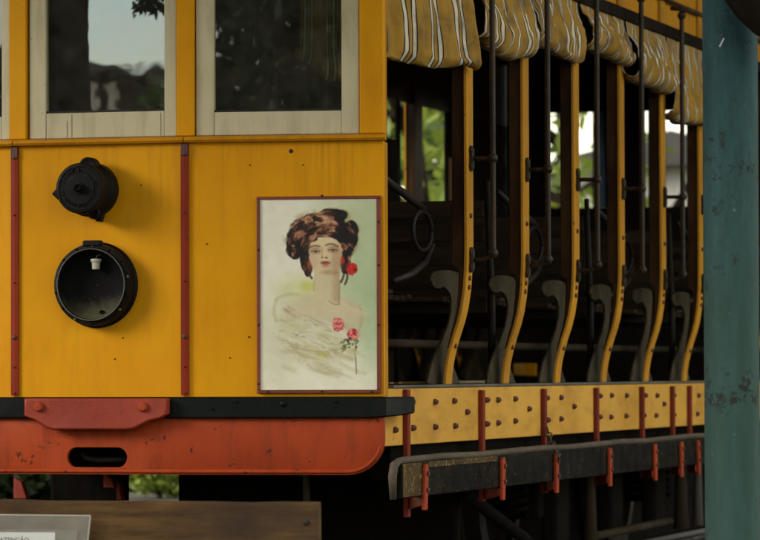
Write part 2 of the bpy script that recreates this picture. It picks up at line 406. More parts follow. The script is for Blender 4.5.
# slotted nail and specks on the dash
for (u, v, r) in ((291, 151, .008), (249, 337, .004), (207, 244, .003), (230, 358, .003), (115, 359, .003), (250, 165, .003), (303, 165, .003), (141, 185, .003), (123, 338, .003)):
    s, z = fpx(u, v); q = MB()
    q.lathe([(r, 0), (r * .8, .003), (.0005, .0045)], lambda a, b, zz: fpt(s + a, b, z + zz), 10); q.build('nail_head', 'gap', tram)

# sill moulding under the windows (three lengths)
for s0, s1 in ((-HW, HW), (HW, W + .012), (-W - .012, -HW)):
    q = MB(); e = 2e-4
    q.prism([(0, 0), (.024, .002), (.030, .010), (.026, .020), (.0, .026)], s0 + e, s1 - e, lambda a, b, z: fpt(b, a, ZS - .006 + z)); q.build('sill_moulding', 'ochre', tram)

# pillars between the windows, corner pillar
def pillar(u0, u1, name='window_pillar', b1=.004, z0=ZS + .021, mat='yellow'):
    q = MB(); q.box(fs(u0, 70), fs(u1, 70), -.05, b1, z0, ZT, fpt); return q.build(name, mat, tram, .004)
pillar(9.5, 26.5); pillar(176.5, 194.5); pillar(359.5, 383.3)
sL0, sL1 = fs(9.5, 70), fs(26.5, 70)
q = MB(); q.box(-W, -W + .085, -.05, .004, ZS + .021, ZT, fpt); q.build('window_pillar', 'yellow', tram, .004)
q = MB(); q.box(W - .05, W, -.10, -.0305, ZF, ZS - .007, fpt); q.build('corner_post', 'ochre', tram, .003)
q = MB(); q.box(W - .05, W - .002, -.10, -.0505, ZS + .021, ZT, fpt); q.build('corner_post', 'ochre', tram, .003)

# window sashes
def sash(s0, s1, wl, wr, zr):
    z0 = ZS + .0215; zt = ZT - .1
    root = empty('window_sash', fpt((s0 + s1) / 2, -.02, z0), tram)
    def pc(name, a0, a1, za, zb, b0, b1, mat, bev=.003):
        q = MB(); q.box(a0, a1, b0, b1, za, zb, fpt); return q.build(name, mat, root, bev)
    pc('stile', s0, s0 + wl, z0, zt, -.045, -.008, 'cream'); pc('stile', s1 - wr, s1, z0, zt, -.045, -.008, 'cream')
    pc('bottom_rail', s0 + wl + .0006, s1 - wr - .0006, z0, zr, -.045, -.010, 'cream')
    pc('top_rail', s0 + wl + .0006, s1 - wr - .0006, zt - .07, zt, -.045, -.010, 'cream')
    pc('glazing_bead', s0 + wl, s1 - wr, zr + .0004, zr + .008, -.034, -.014, 'gap', 0)
    pc('window_pane', s0 + wl, s1 - wr, zr + .008, zt - .07, -.028, -.024, 'glass', 0)
    # hairline joints where the rail's veneer has split
    for k in ((.18, .22, .97) if abs(s0 + s1) < .2 else ()):
        a = s0 + wl + k * (s1 - s0 - wl - wr); pc('crack', a - .0007, a + .0007, z0 + .004, zr - (.006 if k != .18 else .03), -.011, -.0092, 'gap', 0)
    return root
zr = fz(112, 100)
sash(fs(28.5, 70), fs(175.7, 70), fs(45, 70) - fs(28.5, 70), fs(175.7, 70) - fs(163.5, 70), zr)
zr2 = fz(111, 280)
sash(fs(195.5, 70), fs(358.6, 70), fs(213.5, 70) - fs(195.5, 70), fs(358.6, 70) - fs(341, 70), zr2)
sash(-W + .088, fs(8.6, 70), .065, .034, zr2)
q = MB(); q.box(-W, W, -.05, .006, ZT - .099, ZT + .1, lambda a, b, z: fpt(a, b, z))
for s0, s1 in ((-HW, HW), (HW, W), (-W, -HW)):
    q = MB(); q.box(s0 + 1e-4, s1 - 1e-4, -.05, .006, ZT + .001, ZT + .12, fpt); q.build('header_board', 'yellow', tram)

# red strips over the sheet joints
for s in (-HW, HW):
    st = MB()
    w2 = .0145
    st.add([fpt(s - w2, .001, ZF + .006), fpt(s - w2, .009, ZF + .006), fpt(s, .0095, ZF + .002), fpt(s + w2, .009, ZF + .006), fpt(s + w2, .001, ZF + .006),
            fpt(s - w2, .001, ZS - .008), fpt(s - w2, .009, ZS - .008), fpt(s, .0095, ZS - .008), fpt(s + w2, .009, ZS - .008), fpt(s + w2, .001, ZS - .008)],
           [(0, 1, 6, 5), (1, 2, 7, 6), (2, 3, 8, 7), (3, 4, 9, 8), (0, 4, 3, 2, 1), (5, 6, 7, 8, 9)])
    so_ = st.build('joint_strip', 'red_strip', tram)
    for v, r in ((337, .010), (156, .008), (282, .004), (367, .004), (214, .004), (393, .005)):
        z = fz(v, 100); q = MB(); q.lathe([(r, .008), (r * .85, .0125), (r * .4, .015), (.0003, .0155)], lambda a, b, zz: fpt(s + a, b, z + zz), 12)
        q.build('rivet', 'bolt' if r > .006 else 'red_strip', so_, smooth=True)
    q = MB(); q.box(s - .013, s + .013, .0098, .0135, ZS - .05, ZS - .0085, fpt); q.build('strip_cap', 'bolt', so_, .002)

# ---------------- headlamp (open drum, glass gone)
def fdisc(u, v, b):
    s, z = fpx(u, v, b); return lambda a, bb, zz: fpt(s + a, bb, z + zz)
T = fdisc(97.6, 285, 0)
hl = empty('headlamp', T(0, 0, -.15), tram)
q = MB(); q.lathe([(.158, .0005), (.158, .008), (.151, .014), (.149, .040), (.150, .052), (.1475, .060), (.136, .063), (.1335, .070), (.129, .071), (.1265, .064)], T, 64); q.build('drum', 'lamp', hl, smooth='auto')
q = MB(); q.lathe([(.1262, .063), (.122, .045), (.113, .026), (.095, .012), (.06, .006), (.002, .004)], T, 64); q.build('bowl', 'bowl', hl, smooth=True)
q = MB(); q.lathe([(.1315, .0705), (.133, .0725), (.131, .0742), (.1285, .0728), (.129, .0705), (.1315, .0705)], T, 64); q.build('rim_ring', 'threshold', hl, smooth=True)
sh = MB(); zz0 = .073
def sock(a, b, z): return T(a + .005, b, z)
sh.lathe([(.0005, .096), (.013, .096), (.0145, .092), (.0155, .072), (.019, .069), (.021, .063), (.020, .058), (.0005, .058)], lambda a, b, z: sock(a, .030 + z * .9, .154 - b - .001), 24)
sh.build('bulb_socket', 'ceramic', hl, smooth='auto')
q = MB(); q.tube([T(.005, .034, .094), T(.012, .030, .108), T(.03, .022, .112), T(.05, .014, .09)], .0028, 6); q.build('lamp_wire', 'threshold', hl, smooth=True)
q = MB(); q.box(-.035, .035, .030, .068, .140, .162, T); q.build('hinge', 'lamp', hl, .006)
for k in range(14):
    an = k * 2 * math.pi / 14 + .2; q = MB()
    q.lathe([(.0055, .050), (.005, .0535), (.0003, .055)], lambda a, b, z: T(a + .1425 * math.cos(an), b + .011, z + .1425 * math.sin(an)), 8); q.build('screw', 'threshold' if k % 3 == 0 else 'lamp', hl, smooth=True)
q = MB(); q.lathe([(.007, .03), (.007, .012), (.0004, .011)], lambda a, b, z: T(a + .026, b + .002, z - .1), 10); q.build('screw', 'lamp', hl)

# ---------------- signal bell / switch drum above it
T2 = fdisc(93.5, 190, 0)
sl = empty('signal_drum', T2(0, 0, -.1), tram)
q = MB(); q.lathe([(.090, .0005), (.100, .003), (.100, .050), (.092, .058), (.084, .10), (.090, .106), (.0925, .118), (.0925, .140), (.088, .147), (.080, .149), (.078, .146), (.060, .146), (.058, .150), (.022, .151), (.020, .158), (.0004, .159)], T2, 56); q.build('drum', 'lamp', sl, smooth='auto')
q = MB(); q.lathe([(.0155, .157), (.0145, .172), (.010, .177), (.009, .168), (.0004, .166)], T2, 20); q.build('knob', 'lamp', sl, smooth='auto')
for (a0, z0, rr, b0, b1, nm) in ((.012, .083, .033, .045, .10, 'lug'), (.030, -.086, .024, .02, .085, 'lug')):
    q = MB(); q.lathe([(.0004, b0), (rr, b0 + .002), (rr, b1 - .005), (rr * .8, b1), (rr * .5, b1 - .004), (.0004, b1 - .004)], lambda a, b, z: T2(a + a0, b, z + z0), 24); q.build(nm, 'lamp', sl, smooth='auto')
q = MB(); q.prism([(-.112, -.018), (-.085, -.042), (-.070, .008), (-.09, .004)], .118, .140, T2); q.build('pointer_lug', 'lamp', sl, .004)
q = MB(); q.prism([(.03, -.118), (.05, -.120), (.06, -.085), (.02, -.085)], .03, .06, T2); q.build('pointer_lug', 'lamp', sl, .004)
q = MB(); q.lathe([(.019, .147), (.018, .151), (.0145, .151), (.014, .147)], lambda a, b, z: T2(a - .018, b, z + .0), 20)
em = MB(); em.lathe([(.0150, .145), (.0145, .1515), (.0115, .1515), (.011, .146)], lambda a, b, z: T2(a - .014, b, z + .064), 24); em.build('cast_emblem', 'lamp', sl, smooth='auto')
rm = MB()
for k in range(46):
    an = math.radians(108 + k * 6.1)
    if 35 < math.degrees(an) % 360 < 0: continue
    h = .0035 + .003 * random.random(); wd = .0028
    c = Vector((math.cos(an), math.sin(an))); p = Vector((-c.y, c.x))
    if random.random() < .18: continue
    poly = [c * (.0645 - h) + p * wd * -.5, c * (.0645 - h) + p * wd * .5, c * (.0645 + h) + p * wd * .5, c * (.0645 + h) + p * wd * -.5]
    rm.prism([(x.x, x.y) for x in poly], .1455, .1495, T2)
rm.build('cast_rim_marks', 'lamp', sl)

# ---------------- buffer beam, block, skirt
ZB0, ZB1 = fz(418.5, 200, .05), fz(397.5, 200, .05)
def bent(cols, name, mat, thick, b=0.0, parent=tram, bevel=0):
    """cols: list of (s, [(z0,z1),..]) -> sheet following the front, thickened inwards"""
    q = MB(); prev = None
    for s, iv in cols:
        cur = [(fpr(s, b, z0), fpr(s, b, z1)) for z0, z1 in iv]
        if prev is not None and len(prev[1]) == len(cur):
            for (p0, p1), (c0, c1) in zip(prev[1], cur): q.add([p0, c0, c1, p1], [(0, 1, 2, 3)])
        elif prev is not None:
            # opening begins or ends here : close with the full interval
            one, two, flip = (prev, (s, cur), 0) if len(prev[1]) == 1 else ((s, cur), prev, 1)
            (o0, o1), ((t0, t1), (t2, t3)) = one[1][0], two[1]
            q.add([o0, t0, t1, t2, t3, o1], [(0, 1, 2, 3, 4, 5)])
        prev = (s, cur)
    me = q.mesh(name); bm = bmesh.new(); bm.from_mesh(me); bmesh.ops.remove_doubles(bm, verts=bm.verts, dist=1e-5)
    bmesh.ops.recalc_face_normals(bm, faces=bm.faces)
    if sum(f.normal.y for f in bm.faces) > 0: bmesh.ops.reverse_faces(bm, faces=bm.faces)
    bm.to_mesh(me); bm.free()
    o = place(name, me, mat, parent, 0, 'auto')
    for pf_ in me.polygons:
        if abs(pf_.normal.y) > .9999: pf_.use_smooth = False
    md = o.modifiers.new('solid', 'SOLIDIFY'); md.thickness = thick; md.offset = -1
    if bevel:
        m = o.modifiers.new('bevel', 'BEVEL'); m.width = bevel; m.segments = 2; m.limit_method = 'ANGLE'; m.angle_limit = math.radians(40)
    return o
# skirt
zs1 = ZB0 + .008
s_h0, s_h1 = fs(67, 457, .03), fs(127, 457, .03); zh0, zh1 = fz(467.5, 97, .03), fz(447.5, 97, .03)
hr = (zh1 - zh0) / 2; hc = (zh0 + zh1) / 2
ZK0 = fz(474.5, 100, .03); WK = fs(384.5, 440, .03); cr_ = .135
ss = sorted(set([-WK, -HW, HW] + list(np.linspace(-WK + .001, s_h0 - .001, 40)) + list(np.linspace(s_h1 + .001, WK - cr_, 40))))
cols = []
def kz(s): # bottom edge with rounded ends
    d = abs(s) - (WK - cr_)
    return ZK0 + (0 if d <= 0 else (cr_ - math.sqrt(max(0, cr_ ** 2 - d * d))) * .95)
for s in ss:
    if s < s_h0 or s > s_h1: cols.append((s, [(kz(s), zs1)]))
for k in range(9):
    th = math.pi * k / 8 / 2; dx = hr * (1 - math.cos(th)); dz = max(1e-4, hr * math.sin(th))
    for s in ((s_h0 + dx), (s_h1 - dx)): cols.append((s, [(ZK0, hc - dz), (hc + dz, zs1)]))
for k in range(1, 12): cols.append((WK - cr_ + cr_ * math.sin(math.pi / 2 * k / 11), None))
cols = sorted([(s, iv or [(kz(s), zs1)]) for s, iv in cols], key=lambda c: c[0])
skirt = bent(cols, 'skirt_plate', 'skirt', .02, .03, tram, .003)
q = MB()
pts = [(s, kz(s) + .012) for s in np.linspace(-WK + .3, WK - cr_, 24)] + [(WK - cr_ + (cr_ - .012) * math.sin(math.pi / 2 * k / 10), ZK0 + .012 + (cr_ - .012) * (1 - math.cos(math.pi / 2 * k / 10)) * .95) for k in range(1, 10)]
q.tube([fpr(s, .031, z) for s, z in pts], .0075, 8); q.build('skirt_bead', 'skirt', skirt, smooth=True)
q = MB(); q.tube([fpt(s, -.06, z) for s, z in ((s_h0 + .02, hc + .018), (s_h0 + .04, hc - .006), (s_h0 + .09, hc - .012), (s_h1 - .01, hc - .008))], .011, 10); q.build('hook_bar', 'iron', skirt, smooth=True)
q = MB(); q.box(-.5, .5, -.2, -.16, ZK0, ZF, fpt); q.build('end_frame', 'underframe', tram)

# buffer beam with ends swept round the corner
q = MB(); path = [(s, .055) for s in np.linspace(-W - .02, W - .03, 60)]
P = [fpr(s, b, 0) for s, b in path]
P += [Vector((XC + W * .995 + .018, YC + .085 - .03, 0)), Vector((.055, YC + .14, 0)), Vector((.066, YC + .22, 0)), Vector((.066, YC + .31, 0))]
n = len(P)
for i, p in enumerate(P):
    d = (P[min(i + 1, n - 1)] - P[max(i - 1, 0)]).normalized(); nn = Vector((d.y, -d.x, 0))
    k = 0 if i < n - 4 else (i - (n - 5)) / 4
    zlo, zhi = ZB0 + k * .014, ZB1 + .0 * k
    for (bb, z) in ((0, zlo + .006), (0, zhi - .006), (-.006, zhi), (-.06, zhi), (-.06, zlo), (-.006, zlo)):
        v = p + nn * bb; q.v.append((v.x, v.y, z))
for i in range(n - 1):
    for k in range(6): q.f.append((i * 6 + k, i * 6 + (k + 1) % 6, (i + 1) * 6 + (k + 1) % 6, (i + 1) * 6 + k))
q.f += [tuple(range(6)), tuple((n - 1) * 6 + k for k in range(6))]
beam = q.build('buffer_beam', 'black_beam', tram, smooth='auto')
for u, v in ((283, 404), (212, 409), (236, 402), (336, 402)):
    s, z = fpx(u, v, .055); q = MB(); r = .013 if u == 283 else .005
    q.lathe([(r, .054), (r * .9, .060), (r * .3, .063), (.0003, .063)], lambda a, b, zz: fpt(s + a, b, z + zz), 14); q.build('beam_bolt', 'black_beam', beam, smooth=True)

# worn red coupling block
pz = lambda u, v: fpx(u, v, .09)
q = MB(); ol = [pz(*p) for p in ((24, 398.5), (167, 398.5), (167, 414), (160, 418.5), (149, 421), (134, 429), (128, 430), (52, 430), (45, 428), (34, 420), (24, 416))]
cc = ((ol[0][0] + ol[1][0]) / 2, (ol[0][1] + ol[7][1]) / 2)
n = len(ol)
inn = [(cc[0] + (a - cc[0]) * .985, cc[1] + (z - cc[1]) * .9) for a, z in ol]
vs = [fpt(a, .056, z) for a, z in ol] + [fpt(a, .086, z) for a, z in ol] + [fpt(a, .093, z) for a, z in inn]
fcs = []
for k in range(2):
    for i in range(n): fcs.append((k * n + i, k * n + (i + 1) % n, (k + 1) * n + (i + 1) % n, (k + 1) * n + i))
q.add(vs, fcs + [tuple(range(n))])
# the front face is planed into uneven facets
c0 = 2 * n
fpts = [pz(74, 410), pz(100, 414), pz(126, 411)]; fb = [.0885, .097, .0895]
e = len(q.v)
for (a, z), b in zip(fpts, fb): q.v.append(tuple(fpt(a, b, z)))
A, B, C_ = e, e + 1, e + 2
I = lambda i: c0 + i
q.f += [(I(0), I(1), C_, B, A), (I(1), I(2), C_), (I(2), I(3), I(4), C_), (I(4), I(5), C_), (I(5), I(6), B, C_), (I(6), I(7), B), (I(7), I(8), A, B), (I(8), I(9), A), (I(9), I(10), A), (I(10), I(0), A)]
blk = q.build('coupling_block', 'block', tram, .004, 'auto')
for u in (39.2, 143.2):
    s, z = fpx(u, 407, .092); q = MB(); q.lathe([(.019, .088), (.018, .100), (.013, .106), (.0004, .1065)], lambda a, b, zz: fpt(s + a, b, z + zz), 10); q.build('bolt', 'bracket', blk)

# ------------------------------------------------------------------ tram side
ZP = -.2098                       # bottom of the side sill panel
YE = 9.2                          # rear of the body
Y0p = onX(384, 420, 0).y
q = MB(); q.box(-.035, 0, Y0p, YE, ZP, .0, I3); side = q.build('side_sill_panel', 'faded', tram, .004)
q = MB(); q.box(-2.09, -.036, YC + .12, YE, -.06, -.004, I3); q.build('floor', 'interior', tram)
q = MB(); q.box(-.05, .004, Y0p + .12, YE, .0008, .012, I3); q.build('threshold_strip', 'threshold', tram, .003)
q = MB(); q.box(-.14, -.06, -.6, YE, ZP - .13, ZP + .1, I3); q.build('sole_bar', 'underframe', tram)

strap_u = [405, 480, 542, 594.5, 640, 670.5, 687.5]
y_st = [onX(u + 3, 415, .012).y for u in strap_u]
y_more = [y_st[-1] + .55 * k for k in range(1, 9)]
ZSTEP = -.2554
def bolt(y, z, par, X=0.0, r=.0132, L=.017, mat='bolt'):
    q = MB(); q.lathe([(r, 0), (r, L * .6), (r * .7, L * .7), (r * .55, L), (.0004, L)], lambda a, b, zz: Vector((X + b, y + a, z + zz)), 6)
    return q.build('bolt', mat, par)
for i, y in enumerate(y_st + y_more):
    q = MB(); q.box(.0008, .020, y - .030, y + .008, (-.475, -.452, -.45, -.445, -.44, -.44, -.44)[min(i, 6)], -.012 if i else -.004, I3); st = q.build('hanger_strap', 'strap', tram, .003)
# bolt pattern, first bays measured
bolts = [(411, 402), (434, 402), (453, 401), (466, 412), (412, 428), (434, 427), (454, 426), (394, 430),
         (486, 400), (497, 400), (514, 399), (528, 409), (486, 424), (497, 423), (514, 421),
         (546, 398), (560, 397.5), (573, 406.5), (547, 420), (560, 419), (599, 396), (610.5, 395.5), (625.5, 395.5), (599, 417), (610, 417), (625, 416),
         (644.5, 395.5), (656, 395.5), (663, 404), (643, 415.5), (655, 415.5), (673, 395.5), (673, 415), (688.5, 395.5), (697.5, 395.5), (688, 414.5), (696.5, 414)]
b0 = None
for u, v in bolts:
    P = onX(u, v, 0)
    if b0 is None: b0 = bolt(P.y, P.z, side); bw = (P.y, P.z)
    else: clone(b0, side, (0, P.y - bw[0], P.z - bw[1]))
for k, y in enumerate(y_more):
    for dz in (-.06, -.16): clone(b0, side, (0, y + .1 - bw[0], dz - bw[1]))

# ---------------- step board
XS = .105
P0 = onX(402, 461, XS); y0 = P0.y; zt = ZSTEP
q = MB()
prof = [(0, 0), (.0, -.125), (-.03, -.125), (-.03, .0)]
q.box(XS - .032, XS, y0, YE - .4, zt - .138, zt - .012, I3); stp = q.build('step_board', 'step', tram, .004)
q = MB(); q.tube([(XS - .030, y0 - .012, zt - .14), (XS - .030, y0 - .02, zt - .06), (XS - .026, y0 - .012, zt - .018), (XS - .014, y0 + .015, zt - .004)] + [(XS - .012, y0 + .1 + k * .5, zt - .002 + .003 * math.sin(k * 2.1)) for k in range(20)], [.012, .016, .016] + [.0135] * 21, 10); q.build('nosing', 'nosing', stp, smooth=True)
P1 = onX(421, 480, XS)
q = MB(); q.box(XS + .0008, XS + .004, y0 + .004, P1.y, zt - .134, zt - .014, I3); q.build('grip_plate', 'rust', stp, .002)
q = MB(); q.box(XS + .0008, XS + .003, P1.y + .09, onX(497, 460, XS).y, zt - .034, zt - .013, I3); q.build('rust_edge', 'rust', stp)
sb_u = [428, 505, 558.5, 612, 657, 683.5, 700]
tilt = [.030, .0, -.010, -.012, -.03, -.012, -.06]
for i, u in enumerate(sb_u):
    P = onX(u, 475, XS + .02); y = P.y
    def TT(a, b, z, y=y, k=tilt[i]): return Vector((XS + b, y + a + k * z * 2.2, zt - .02 + z))
    wd = .024
    q = MB(); q.prism([(-wd, -.168), (wd * .6, -.168), (wd, -.02), (wd * .5, .0), (-wd * .6, .0), (-wd, -.02)], .0045, .018, TT); br = q.build('step_bracket', 'bracket', stp, .003)
    for dz in (-.035, -.095):
        bb = MB(); bb.lathe([(.010, .0175), (.009, .026), (.0004, .028)], lambda a, b, z: TT(a, b, z + dz), 6); bb.build('bolt', 'bolt', br)
    # toe of the bracket turning back under the board, then the hanger end
    q = MB(); ya = y_st[i]
    q.add([(.0215, ya - .02, zt - .19), (.0215, ya + .02, zt - .19), (XS + .003, y + .012, zt - .172), (XS + .003, y - .028, zt - .172),
           (.0215, ya - .02, zt - .141), (.0215, ya + .02, zt - .141), (XS + .003, y + .012, zt - .141), (XS + .003, y - .028, zt - .141)],
          [(0, 1, 2, 3), (4, 5, 6, 7), (0, 1, 5, 4), (1, 2, 6, 5), (2, 3, 7, 6), (3, 0, 4, 7)]); q.build('bracket_foot', 'bracket', br, .003)

# ---------------- posts, handrails
_pz = [0, .05, .10, .15, .20, .25, .30, .37, .44, .50]; _px = [0, .0035, .0105, .022, .037, .054, .067, .0785, .084, .0877]
def post_x(z): return .0877 if z >= .50 else float(np.interp(z, _pz, _px))
def make_post(X0, y, sgn=1):
    root = empty('post', (X0, y, 0), tram)
    q = MB(); zs_ = [.0125] + [.025 * k for k in range(1, 20)] + [.52, .9, 1.3, 1.9]
    # outer painted strip
    for z in zs_:
        x = X0 + sgn * post_x(z); w_ = .048 if z > .46 else .044
        for (dx, dy) in ((0, -w_), (.012, -w_), (.012, w_), (0, w_)): q.v.append((x + sgn * (dx - .012), y + dy, z))
    for i in range(len(zs_) - 1):
        for k in range(4): q.f.append((i * 4 + k, i * 4 + (k + 1) % 4, (i + 1) * 4 + (k + 1) % 4, (i + 1) * 4 + k))
    q.f += [(0, 1, 2, 3), tuple((len(zs_) - 1) * 4 + k for k in range(4))]
    q.build('painted_strip', 'post', root, .002)
    q = MB(); zs2 = [z for z in zs_ if z > .15]
    for z in zs2:
        x = X0 + sgn * (post_x(z) - .0125)
        th_ = .050 if z > .46 else .006 + .016 * max(0, (z - .16) / .30)
        for (dx, dy) in ((-th_, -.040), (0, -.040), (0, .040), (-th_, .040)): q.v.append((x + sgn * dx, y + dy, z))
    for i in range(len(zs2) - 1):
        for k in range(4): q.f.append((i * 4 + k, i * 4 + (k + 1) % 4, (i + 1) * 4 + (k + 1) % 4, (i + 1) * 4 + k))
    q.f += [(0, 1, 2, 3), tuple((len(zs2) - 1) * 4 + k for k in range(4))]
    q.build('wooden_core', 'brown', root, .003)
    return root
p0 = make_post(0, 0)
# fixings on the first post travel with the copies
for z in (.42, .385, .16, .66):
    X = post_x(z); q = MB(); q.lathe([(.010, 0), (.009, .007), (.0004, .009)], lambda a, b, zz: Vector((X + b, a, z + zz)), 8); q.build('screw', 'bolt', p0)
for n in range(1, 10): clone(p0, tram, (0, n * S, 0))
pf = make_post(-2.09, 0, -1)
for n in range(1, 11): clone(pf, tram, (0, n * S, 0))

XR = .178
hr0 = empty('handrail', (XR, 0, .47), tram)
q = MB(); q.tube([(XR, 0, .52), (XR, 0, 1.0), (XR, 0, 1.73)], .0115, 12); q.build('rod', 'rod', hr0, smooth='auto')
for z, r in ((.515, .021), (.88, .021), (1.735, .022)):
    q = MB(); q.lathe([(.0004, -r), (r * .7, -r * .7), (r, 0), (r * .7, r * .7), (.0004, r)], lambda a, b, zz: Vector((XR + a, zz, z + b)), 14); q.build('knuckle', 'rod', hr0, smooth=True)
for z, dz in ((.49, 0), (.88, 0)):
    q = MB(); q.tube([(.088, 0, z), (.13, 0, z), (XR - .01, 0, z + (.012 if z < .6 else 0)), (XR, 0, z + (.03 if z < .6 else 0))], .009, 10); q.build('bracket_arm', 'rod', hr0, smooth=True)
    q = MB(); q.prism(circle(0, z + .03, .020, 10) , .0885, .0985, lambda a, b, zz: Vector((b, a, zz)))
    q.prism(circle(0, z - .03, .020, 10), .0885, .0985, lambda a, b, zz: Vector((b, a, zz)))
    q.box(.0886, .102, -.014, .014, z - .04, z + .04, I3); q.build('mounting_plate', 'rod', hr0, .002)
q = MB(); q.tube([(XR, 0, 1.735), (.20, 0, 1.76), (.125, 0, 1.77)], .010, 10); q.build('bracket_arm', 'rod', hr0, smooth=True)
for n in range(1, 8): clone(hr0, tram, (0, n * S, 0))

# ---------------- rail, fascia, ceiling, roof
ZR = 1.6368
q = MB(); q.box(.075, .115, -.9, YE, ZR, ZR + .055, I3); q.build('curtain_rail', 'interior', tram, .004)
q = MB(); q.box(.060, .074, -.9, YE, ZR + .02, ZR + .50, I3); q.build('fascia_board', 'fascia', tram, .003)
q = MB(); q.box(.0745, .098, -.9, YE, ZR + .17, ZR + .19, I3); q.build('fascia_bead', 'brown', tram, .003)
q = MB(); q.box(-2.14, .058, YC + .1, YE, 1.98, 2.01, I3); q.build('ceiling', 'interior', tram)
rf = MB()
NS = 12
for i in range(NS + 1):
    t = i / NS; x = -2.35 + 2.62 * t; z = 2.14 + .14 * math.sin(math.pi * t)
    for yy in (YC - .35, YE + .3): rf.v += [(x, yy, z), (x, yy, z - .03)]
for i in range(NS):
    a = i * 4; b = a + 4
    rf.f += [(a, b, b + 2, a + 2), (a + 1, a + 3, b + 3, b + 1), (a, a + 1, b + 1, b), (a + 2, b + 2, b + 3, a + 3)]
rf.f += [(0, 2, 3, 1), (NS * 4, NS * 4 + 1, NS * 4 + 3, NS * 4 + 2)]
rf.build('roof', 'slate', tram)
# conduit on the fascia
q = MB(); q.tube([onX(u, v, .1) for u, v in ((664, -2), (680, 5.5), (703, 15.5))], .006, 8); q.build('conduit', 'rod', tram, smooth=True)

# ---------------- benches
def px_y(u, X): return onX(u, 330, X).y
XB = -.035
def make_bench(n):
    y = 0
    root = empty('bench', (-1.05, .0, .01), tram)
    ol = [(433, 274), (436, 271.2), (441, 270.3), (447, 270), (453, 270.8), (458, 272.5), (460, 276), (460, 285), (459.5, 297), (458.5, 310), (456, 325), (452.5, 340), (451, 352), (453, 364), (457.5, 376), (460.5, 388),
          (429, 388), (428.2, 383), (430, 373), (433, 362), (438, 350), (444, 337.5), (449, 325), (452, 312), (452.3, 302), (450.5, 294), (447, 289), (443.5, 287), (440.5, 288.8), (436.5, 288.5), (433.2, 285.5), (432, 281)]
    pts = []
    for u, v in ol:
        P = onX(u, v, XB); pts.append((P.y, max(.0128, P.z)))
    q = MB(); q.prism(pts, XB - .011, XB, lambda a, b, z: Vector((b, a, z))); q.build('end_panel', 'bench_end', root, .003)
    q = MB(); q.prism(pts, -2.055, -2.025, lambda a, b, z: Vector((b, a, z))); q.build('end_panel', 'bench_end', root)
    yb = min(p[0] for p in pts)
    # seat slats
    q = MB(); q.box(-2.02, -.22, yb + .02, yb + .085, .345, .365, I3); s0 = q.build('seat_slat', 'bench', root, .003)
    for k in range(1, 5): clone(s0, root, (0, k * .085, .002 * k * (k - 4)))
    return root
bench0 = make_bench(0)
for n in range(1, 10): clone(bench0, tram, (0, n * S, 0))
def make_back_bench():
    root = empty('bench', (-1.05, -.6, .01), tram); XE = -.10
    q = MB(); q.box(-2.0, XE, -.80, -.782, .30, .368, I3); s1 = q.build('back_slat', 'bench', root, .004)
    for k in range(1, 5): clone(s1, root, (0, -k * .012, k * .098))
    q = MB(); q.box(-2.0, XE, -.77, -.69, .345, .362, I3); s2 = q.build('seat_slat', 'bench', root, .003)
    for k in range(1, 4): clone(s2, root, (0, k * .09, .003 * k))
    for X in (XE + .014, -2.015):
        q = MB(); q.tube([(X, -.78, .0), (X, -.78, .36), (X, -.80, .5), (X, -.845, .84)], [.016, .016, .014, .011], 8); q.build('back_upright', 'iron', root, smooth=True)
        c = Vector((X + .016, -.12, .60)); 
        q = MB(); q.tube([c + Vector((0, math.cos(a) * .13, math.sin(a) * .075)) for a in np.linspace(0, 2 * math.pi, 29)], .009, 8); q.build('iron_loop', 'iron', root, smooth=True)
        q = MB(); q.tube([(X + .016, -.74, .80), (X + .016, -.55, .76), (X + .016, -.30, .72), (X + .016, -.10, .685)], [.012, .015, .017, .014], 8); q.build('arm_rest', 'iron', root, smooth=True)
        q = MB(); q.tube([(X + .016, .02, .55), (X + .016, -.08, .48), (X + .016, -.28, .43), (X + .016, -.52, .40)], [.012, .014, .014, .012], 8); q.build('arm_scroll', 'iron', root, smooth=True)
    return root
bb0 = make_back_bench()
for n in (2, 4, 6, 8): clone(bb0, tram, (0, n * S, 0))

# pipe below the seats and end bulkheads
q = MB(); q.tube([(-.33, -.1, .175), (-.33, 3, .172), (-.33, YE, .175)], .018, 10); q.build('heater_pipe', 'pipe', tram, smooth=True)
rw = [(549, 562.5), (577.5, 594), (595, 607), (645.5, 649.5), (666, 688)]
zlo, zhi = onY(600, 208, YE).z, onY(600, 112, YE).z
xs = [-2.13] + [x for a, b in rw for x in (onY(a, 160, YE).x, onY(b, 160, YE).x)] + [.07]
for k in range(0, len(xs), 2): q = MB(); q.box(xs[k], xs[k + 1], YE - .04, YE, zlo + .001, zhi - .001, I3); q.build('rear_pillar', 'interior', tram)
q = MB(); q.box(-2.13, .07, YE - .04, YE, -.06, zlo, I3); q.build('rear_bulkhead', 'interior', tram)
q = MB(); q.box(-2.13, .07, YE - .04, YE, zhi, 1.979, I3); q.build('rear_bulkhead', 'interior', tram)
q = MB(); q.box(xs[5] + .012, xs[6], YE - .03, YE - .01, zlo + .002, zhi - .002, I3); q.build('blue_blind', 'blue', tram)
# cab lining behind the dash and the cab's bulkhead
q = MB(); q.box(-2.07, -.36, -.30, -.27, .0, 1.0, I3); q.build('cab_bulkhead', 'interior', tram)
q = MB(); q.box(-2.07, -.62, -.30, -.27, 1.001, 1.97, I3); q.build('cab_bulkhead', 'interior', tram)

